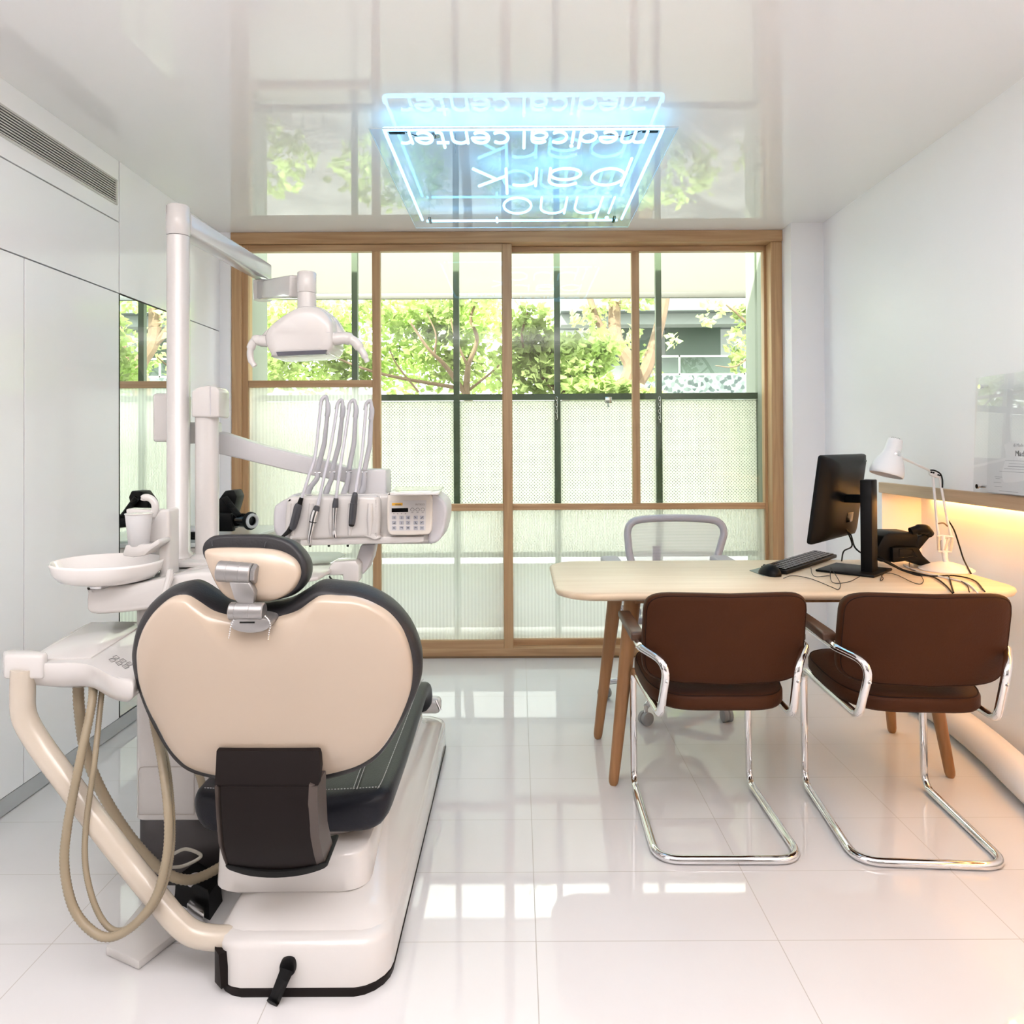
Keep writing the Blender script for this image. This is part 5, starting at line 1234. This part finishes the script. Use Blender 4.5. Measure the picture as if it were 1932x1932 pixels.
link('mouse_lead', T(catmull([UZ(1478, 1091, ZD + 0.005), UZ(1496, 1086, ZD + 0.003), UZ(1530, 1092, ZD + 0.003), UZ(1570, 1108, ZD + 0.003), UZ(1582, 1112, ZD + 0.003), UZ(1585, 1100, ZD + 0.003), UZ(1572, 1078, ZD + 0.012), UZ(1567, 1072, ZD + 0.016), UZ(1570, 1098, ZD + 0.004), UZ(1600, 1098, ZD + 0.003), UZ(1622, 1088, ZD + 0.008)], 8), 0.0013, 6), rubber, ms)
link('keyboard_lead', T(catmull([UZ(1530, 1072, ZD + 0.012), UZ(1532, 1082, ZD + 0.004), UZ(1540, 1088, ZD + 0.003), UZ(1565, 1086, ZD + 0.003)] , 8), 0.0013, 6), rubber, ku)

# --- desk phone
ph = thing('desk_phone', 'black desk telephone on an angled foot beside the white lamp', 'telephone', UZ(1705, 1064, ZD))
YP = 2.98
link('phone_foot', pxprism([(1684, 1033), (1733, 1033), (1744, 1052), (1761, 1066), (1757, 1069), (1735, 1067), (1712, 1058), (1685, 1062)], YP, 0.10, 0.004, 2), black_plastic, ph, smooth=40)
link('phone_body', pxprism([(1656, 1032), (1652, 1045), (1660, 1060), (1685, 1062), (1688, 1032), (1732, 1034), (1733, 1010), (1726, 1005), (1678, 1005), (1668, 1010)], YP + 0.02, 0.14, 0.008, 2), black_plastic, ph, smooth=40)
link('phone_stand', pxprism([(1733, 1012), (1752, 1006), (1755, 1014), (1733, 1040), (1760, 1065), (1750, 1066), (1722, 1042)], YP + 0.03, 0.09, 0.005, 2), black_plastic, ph, smooth=40)
link('handset', T(catmull([U(1718, 1003, YP + 0.03), U(1732, 999, YP + 0.03), U(1747, 1000, YP + 0.03), U(1754, 1008, YP + 0.04)], 5), [0.017] * 5 + [0.021] * 6 + [0.018] * 5, 12), black_plastic, ph, smooth=60)
link('foot_groove', T([U(x, y, YP - 0.002) for x, y in ((1697, 1036), (1722, 1036), (1731, 1051), (1722, 1049), (1708, 1052), (1697, 1051), (1697, 1036))], 0.0012, 5), black_gloss, ph)
link('phone_lead', T(catmull([UZ(1722, 1054, ZD + 0.02), UZ(1716, 1062, ZD + 0.012), UZ(1718, 1074, ZD + 0.003), UZ(1735, 1078, ZD + 0.003)], 6), 0.0018, 6), pbr('taupe_cord', (0.25, 0.17, 0.11), 0.5), ph)

# --- anglepoise lamp
YLm = 2.90
lamp_w = pbr('lamp_white', (0.80, 0.80, 0.80), 0.35, var=0.01)
dl = thing('desk_lamp', 'white spring arm desk lamp on a round base at the right end of the desk', 'lamp', UZ(1785, 1076, ZD))
lb = UZ(1785, 1075, ZD)
link('lamp_base', lathe(nb(), [(0.100, 0.0005), (0.100, 0.004), (0.094, 0.008), (0.06, 0.020), (0.025, 0.030), (0.014, 0.032)], lb, (0, 0, 1), 48), lamp_w, dl, smooth=50)
yb = lb.y
bj = U(1785, 1050, yb)
link('lamp_stem', T([lb + Vector((0, 0, 0.03)), U(1783, 1052, yb), U(1781, 1030, yb), U(1780, 1018, yb)], [0.010, 0.010, 0.015, 0.012], 12), lamp_w, dl, smooth=40)
link('lower_rod', T([U(1772, 1020, yb), U(1768, 990, yb), U(1760, 895, yb)], 0.0052, 8), lamp_w, dl)
link('lower_rod', T([U(1796, 1020, yb), U(1788, 985, yb), U(1772, 898, yb)], 0.0052, 8), lamp_w, dl)
for a_, b_ in (((1770, 1012), (1771, 1038)), ((1790, 1016), (1781, 1038)), ((1797, 1015), (1793, 1040))):
    link('spring', T([U(*a_, yb - 0.012), U(*b_, yb - 0.012)], 0.0052, 10), pbr('spring_cream', (0.62, 0.55, 0.44), 0.4), dl)
bm = T([U(1768, 1012, yb - 0.01), U(1776, 1010, yb - 0.01), U(1798, 1013, yb - 0.01)], 0.003, 6)
tube(bm, [U(1770, 1040, yb - 0.01), U(1795, 1041, yb - 0.01)], 0.003, 6); tube(bm, [U(1780, 1043, yb - 0.01), U(1780, 1010, yb - 0.01)], 0.006, 8)
link('spring_link', bm, lamp_w, dl)
link('rod_clip', T(catmull([U(1770, 988, yb - 0.006), U(1780, 987, yb - 0.008), U(1788, 993, yb - 0.006)], 4), 0.003, 6), pbr('bronze', (0.25, 0.18, 0.11), 0.4, metal=0.5), dl)
link('elbow', pxprism([(1754, 888), (1762, 885), (1778, 893), (1777, 900), (1768, 902), (1755, 896)], yb - 0.008, 0.016, 0.003), lamp_w, dl)
for p in ((1757, 891), (1761, 892), (1770, 896), (1773, 897)): link('elbow_screw', lathe(nb(), [(0.0035, 0), (0.003, 0.004)], U(*p, yb - 0.009), (0, -1, 0), 10), black_plastic, dl)
link('upper_rod', T([U(1757, 889, yb), U(1694, 860, yb - 0.07)], 0.0048, 8), lamp_w, dl)
link('lamp_cable', T(catmull([U(1755, 887, yb - 0.008), U(1764, 888, yb - 0.008), U(1774, 894, yb - 0.008), U(1778, 905, yb - 0.008), U(1778, 920, yb - 0.006)], 6), 0.003, 8), rubber, dl, smooth=60)
link('lamp_cable', T(catmull([U(1788, 980, yb), U(1800, 1000, yb), U(1810, 1030, yb), U(1818, 1055, yb), UZ(1832, 1082, ZD + 0.004)], 6), 0.003, 8), rubber, dl, smooth=60)
yh = yb - 0.08
s0, s1 = U(1690, 827, yh), U(1671, 893, yh)
axis = (s1 - s0).normalized(); axis = (axis + Vector((0, -0.05, 0))).normalized(); Ls = (s1 - s0).length
def shade(off):
    return [(0.010 - off * 3, 0.0), (0.0255 - off, 0.004), (0.0275 - off, 0.010), (0.030 - off, 0.048), (0.034 - off, 0.062), (0.045 - off, 0.082), (0.056 - off, 0.104), (0.0605 - off, 0.124), (0.0615 - off, 0.138), (0.0605 - off, 0.146)]
sh_o = shade(0); sh_i = [(r, h + 0.002) for r, h in reversed(shade(0.002))]
bm = nb(); q = Vector((0, 0, 1)).rotation_difference(axis); seg = 32
rings = [[s0 + q @ Vector((max(r, 1e-3) * math.cos(2 * PI * k / seg), max(r, 1e-3) * math.sin(2 * PI * k / seg), h)) for k in range(seg)] for r, h in sh_o + [(0.0595, 0.1475)] + sh_i[:-1]]
loft(bm, rings)
shd = link('lamp_shade', bm, lamp_w, dl, smooth=60)
bm = nb()
for rr_, n_ in ((0.006, 4), (0.014, 9), (0.0215, 13)):
    for k in range(n_):
        a_ = 2 * PI * k / n_
        lathe(bm, [(0.0024, 0), (0.0022, 0.0006)], s0 + q @ Vector((rr_ * math.cos(a_), rr_ * math.sin(a_), -0.0002 + (0.0036 if rr_ > 0.02 else 0.0))), -axis, 8)
link('shade_holes', bm, black_plastic, shd, smooth=0)
link('shade_knob', lathe(nb(), [(0.016, 0), (0.016, 0.006), (0.012, 0.010), (0.004, 0.012)], U(1692, 858, yh - 0.028), (0.35, -1, 0.1), 20), chrome, shd, smooth=40)
link('bulb', lathe(nb(), [(0.012, 0), (0.018, 0.02), (0.025, 0.045), (0.018, 0.066), (0.002, 0.072)], s0 + axis * 0.06, axis, 16), pbr('frosted_bulb', (0.85, 0.85, 0.82), 0.3), shd, smooth=60)

# --- loose cables
def cable(label, pts, r=0.0026, mat=None):
    t = tag(link('cable', T(catmull(pts, 8), r, 8), mat or rubber, None, smooth=60), label, 'cable', 'cables on the desk'); return t
z = ZD + 0.004
cable('thick black cable running from the monitor stand to the front edge between the chairs', [UZ(1655, 1048, z + 0.05), UZ(1680, 1062, z + 0.03), UZ(1705, 1075, z + 0.006), UZ(1738, 1083, z), UZ(1764, 1090, z), UZ(1784, 1104, z), UZ(1797, 1119, z)])
cable('short black cable hooked behind the right chair below the lamp base', [UZ(1790, 1086, z), UZ(1794, 1100, z), UZ(1799, 1118, z)], 0.0028)
cable('white cable curving from the lamp base to the front edge of the desk', [UZ(1705, 1066, z), UZ(1728, 1076, z), UZ(1780, 1089, z), UZ(1815, 1097, z), UZ(1832, 1106, z), UZ(1845, 1119, z)], 0.003, pbr('white_cord', (0.78, 0.76, 0.74), 0.4))
cable('black cable nearest the right end of the desk, passing in front of the lamp base', [UZ(1660, 1056, z + 0.02), UZ(1700, 1074, z), UZ(1750, 1086, z), UZ(1800, 1086, z), UZ(1838, 1095, z), UZ(1858, 1116, z)])
cable('thin black cable looping on the desk right of the monitor stand', [UZ(1650, 1072, z), UZ(1666, 1090, z), UZ(1661, 1095, z), UZ(1668, 1082, z), UZ(1690, 1084, z), UZ(1720, 1098, z), UZ(1736, 1102, z), UZ(1742, 1096, z), UZ(1738, 1086, z)], 0.0013)
cable('thin black cable ending beside the white cable at the front edge of the desk', [UZ(1792, 1090, z), UZ(1812, 1096, z), UZ(1825, 1105, z), UZ(1829, 1117, z)], 0.0018)

# ================================================================ RIGHT WALL: CERTIFICATE, DUCT
ce = thing('framed_certificate', 'clear acrylic certificate panel on the white wall above the oak shelf', 'certificate', (1.69, 2.45, 1.25))
lean = lambda y, z_: Vector((1.676 + (z_ - 1.052) * 0.035, y, z_))
z0, z1 = 1.048, 1.468; y0, y1 = 2.20, 2.735
pl_ = [lean(y0, z0), lean(y1, z0), lean(y1, z1), lean(y0, z1)]
link('acrylic_panel', prism(nb(), pl_, (0.006, 0, 0), 0.0008, 1), acrylic, ce, smooth=0)
ppr = [lean(y, z_) + Vector((0.008, 0, 0)) for y, z_ in ((2.26, 1.052), (2.668, 1.052), (2.668, 1.415), (2.26, 1.415))]
pp_ = link('paper', prism(nb(), ppr, (0.001, 0, 0)), paper, ce, smooth=0)
for y, z_ in ((y1 - 0.03, z1 - 0.035), (y1 - 0.03, z0 + 0.022)):
    so = lathe(nb(), [(0.0085, -0.006), (0.0085, 0.0), (0.005, 0.001), (0.005, 0.045)], lean(y, z_), (1, 0, 0), 16)
    link('standoff', so, chrome, ce, smooth=40)
def cline(y_a, y_b, z_, h=0.0016):
    return prism(nb(), [lean(a_, b_) + Vector((0.0074, 0, 0)) for a_, b_ in ((y_a, z_), (y_b, z_), (y_b, z_ + h), (y_a, z_ + h))], (0.0004, 0, 0))
bm = nb()
for y_a, y_b, z_ in ((2.36, 2.60, 1.128), (2.40, 2.575, 1.138), (2.38, 2.555, 1.147), (2.40, 2.55, 1.156), (2.40, 2.57, 1.166), (2.44, 2.555, 1.146), (2.30, 2.45, 1.30), (2.36, 2.44, 1.29),
                  (2.585, 2.625, 1.108), (2.595, 2.62, 1.102), (2.59, 2.63, 1.088), (2.585, 2.625, 1.074), (2.50, 2.60, 1.060), (2.42, 2.47, 1.108), (2.43, 2.47, 1.074)):
    append(bm, cline(y_a, y_b, z_))
link('print_lines', bm, pbr('pale_ink', (0.45, 0.45, 0.47), 0.6), pp_, smooth=0)
text_obj('name_text', 'Madele', 0.027, frame_mat(lean(2.520, 1.183) + Vector((0.0072, 0, 0)), (0, -1, 0), (0.035, 0, 1)), ink, pp_, 0.0002)
text_obj('heading_text', 'di Made', 0.016, frame_mat(lean(2.530, 1.215) + Vector((0.0072, 0, 0)), (0, -1, 0), (0.035, 0, 1)), pbr('pale_ink', (0.30, 0.30, 0.33), 0.6), pp_, 0.0002)
dr_ = 0.062
q = catmull([(1.60, 1.60, dr_), (1.66, 2.10, dr_), (1.742, 2.55, dr_), (1.80, 2.85, dr_), (1.835, 3.15, dr_), (1.83, 3.42, dr_)], 60)
L_ = [0]
for a_, b_ in zip(q, q[1:]): L_.append(L_[-1] + (b_ - a_).length)
pts = []; i = 0; m_ = int(L_[-1] / 0.010)
for k in range(m_ + 1):
    d_ = L_[-1] * k / m_
    while i < len(L_) - 2 and L_[i + 1] < d_: i += 1
    f = (d_ - L_[i]) / max(1e-9, L_[i + 1] - L_[i]); pts.append(q[i].lerp(q[i + 1], min(1, f)))
tag(link('flexible_duct', T(pts, [dr_ if k % 2 else dr_ - 0.010 for k in range(len(pts))], 22), pbr('duct_white', (0.72, 0.70, 0.67), 0.45), None, smooth=30), 'white corrugated flexible duct lying on the floor along the right wall', 'duct')

# ================================================================ NEON SIGN UNDER THE CEILING
ZN = 2.400
sg = thing('neon_sign', 'pale blue neon sign with rotated lettering hung flat below the ceiling', 'neon sign', (0.03, 3.3, ZN))
nx0, nx1, ny0, ny1 = -0.490, 0.545, 2.735, 3.865
link('acrylic_panel', B(nx0 - 0.045, nx1 + 0.045, ny0 - 0.05, ny1 + 0.06, ZN - 0.022, ZN - 0.016), sign_acrylic, sg, smooth=0)
edge = [Vector(p) for p in ((nx0 - 0.045, ny0 - 0.05, ZN - 0.019), (nx1 + 0.045, ny0 - 0.05, ZN - 0.019), (nx1 + 0.045, ny1 + 0.06, ZN - 0.019), (nx0 - 0.045, ny1 + 0.06, ZN - 0.019))]
link('panel_edge', T([*edge, edge[0]], 0.0022, 6), pbr('acrylic_edge', (0.70, 0.80, 0.86), 0.2), sg)
RT = 0.0085
link('border_tube', T(fillet([(nx0, ny0 + 0.03, ZN + 0.012), (nx0, ny0, ZN), (nx1, ny0, ZN), (nx1, ny0 + 0.03, ZN + 0.012)], 0.02), RT, 10), neon_mat, sg, smooth=70)
for x in (nx0, nx1): link('border_tube', T([(x, ny0 + 0.02, ZN), (x, ny1 - 0.02, ZN)], RT * 0.75, 10), neon_mat, sg, smooth=70)
link('border_tube', T([(nx0 + 0.02, ny1, ZN), (nx1 - 0.02, ny1, ZN)], RT * 0.75, 10), neon_mat, sg, smooth=70)
def arc(cx, cy, rx, ry, a0, a1, n=12): return [(cx + rx * math.cos(math.radians(a0 + (a1 - a0) * i / n)), cy + ry * math.sin(math.radians(a0 + (a1 - a0) * i / n))) for i in range(n + 1)]
GL = {  # stroke letters: width, list of strokes in x-height units
 'm': (1.35, [[(0.1, 0), (0.1, 1)], [(0.1, 0.6)] + arc(0.37, 0.68, 0.27, 0.32, 180, 0) + [(0.64, 0)], [(0.64, 0.6)] + arc(0.91, 0.68, 0.27, 0.32, 180, 0) + [(1.18, 0)]]),
 'e': (0.95, [[(0.1, 0.52), (0.82, 0.52)] + arc(0.46, 0.5, 0.38, 0.5, 5, 310, 18)]),
 'd': (0.95, [arc(0.44, 0.46, 0.36, 0.46, 0, 360, 20), [(0.80, 0), (0.80, 1.5)]]),
 'i': (0.4, [[(0.2, 0), (0.2, 1.0)], arc(0.2, 1.32, 0.03, 0.03, 0, 360, 6)]),
 'c': (0.9, [arc(0.46, 0.5, 0.37, 0.5, 50, 310, 16)]),
 'a': (0.95, [arc(0.44, 0.32, 0.33, 0.32, 0, 360, 18), [(0.16, 0.85)] + arc(0.46, 0.68, 0.32, 0.32, 130, 0, 8) + [(0.78, 0)]]),
 'l': (0.4, [[(0.2, 0), (0.2, 1.5)]]),
 'n': (0.95, [[(0.12, 0), (0.12, 1)], [(0.12, 0.6)] + arc(0.46, 0.62, 0.34, 0.38, 180, 0) + [(0.80, 0)]]),
 't': (0.7, [[(0.3, 1.4), (0.3, 0.25)] + arc(0.48, 0.2, 0.18, 0.2, 180, 300, 6), [(0.05, 0.95), (0.62, 0.95)]]),
 'r': (0.65, [[(0.12, 0), (0.12, 1)], [(0.12, 0.55)] + arc(0.46, 0.6, 0.34, 0.38, 180, 60, 8)]),
 'p': (1.0, [arc(0.50, 0.5, 0.36, 0.48, 0, 360, 20), [(0.14, 1), (0.14, -0.5)]]),
 'k': (0.95, [[(0.12, 0), (0.12, 1.5)], [(0.75, 1.0), (0.14, 0.42)], [(0.34, 0.60), (0.82, 0)]]),
 'h': (0.95, [[(0.12, 0), (0.12, 1.5)], [(0.12, 0.6)] + arc(0.46, 0.62, 0.34, 0.38, 180, 0) + [(0.80, 0)]]),
 'o': (1.0, [arc(0.5, 0.5, 0.38, 0.5, 0, 360, 20)]),
 "'": (0.3, [[(0.15, 1.5), (0.15, 1.15)]]), ' ': (0.45, []), '|': (0.2, [[(0.1, 1.3), (0.1, 1.6)]])}
def neon_text(s, x_right, y_base, hgt, width, r):
    tot = sum(GL[c][0] for c in s); k = width / tot; u = 0.0
    for c in s:
        w_, strokes = GL[c]
        if strokes:
            bm = nb()
            for st_ in strokes:
                P = [Vector((x_right - (u + a_) * k, y_base + b_ * hgt, ZN - 0.002)) for a_, b_ in st_]
                tube(bm, P, r, 8)
            link('neon_letter', bm, neon_mat, sg, smooth=70)
        u += w_
neon_text('medical center', 0.500, 2.762, 0.10, 0.945, 0.0062)
neon_text('park', 0.500, 3.13, 0.21, 0.71, 0.0066)
neon_text("ihno|", 0.500, 3.50, 0.24, 0.62, 0.0062)
# transformer leads, ceiling roses, suspension wires and end caps
for x, s in ((nx0 + 0.04, 1), (nx1 - 0.04, -1)):
    link('tube_cap', B(x - 0.03, x + 0.03, ny0 + 0.04, ny0 + 0.06, ZN + 0.004, ZN + 0.02, 0.003), black_plastic, sg)
    rx = x + s * 0.13
    link('ceiling_rose', lathe(nb(), [(0.022, 0), (0.024, -0.003), (0.012, -0.010), (0.003, -0.012)], (rx, ny0 + 0.20, CEIL - 0.0005), (0, 0, 1), 20), steel, sg, smooth=40)
    link('sign_lead', T(catmull([(rx, ny0 + 0.20, CEIL - 0.011), (rx, ny0 + 0.16, CEIL - 0.03), (rx - s * 0.05, ny0 + 0.10, ZN + 0.012), (x + s * 0.03, ny0 + 0.05, ZN + 0.012)], 6), 0.0018, 6), black_plastic, sg)
    link('suspension_wire', T([(rx + s * 0.08, ny0 + 0.19, CEIL), (rx + s * 0.08, ny0 + 0.19, ZN - 0.016)], 0.001, 6), steel, sg)
    link('suspension_wire', T([(x, ny1 - 0.06, CEIL), (x, ny1 - 0.06, ZN - 0.016)], 0.001, 6), steel, sg)
    link('tube_cap', B(x - 0.007, x + 0.007, ny1 - 0.05, ny1 + 0.02, ZN - 0.010, ZN + 0.008, 0.003), black_plastic, sg)
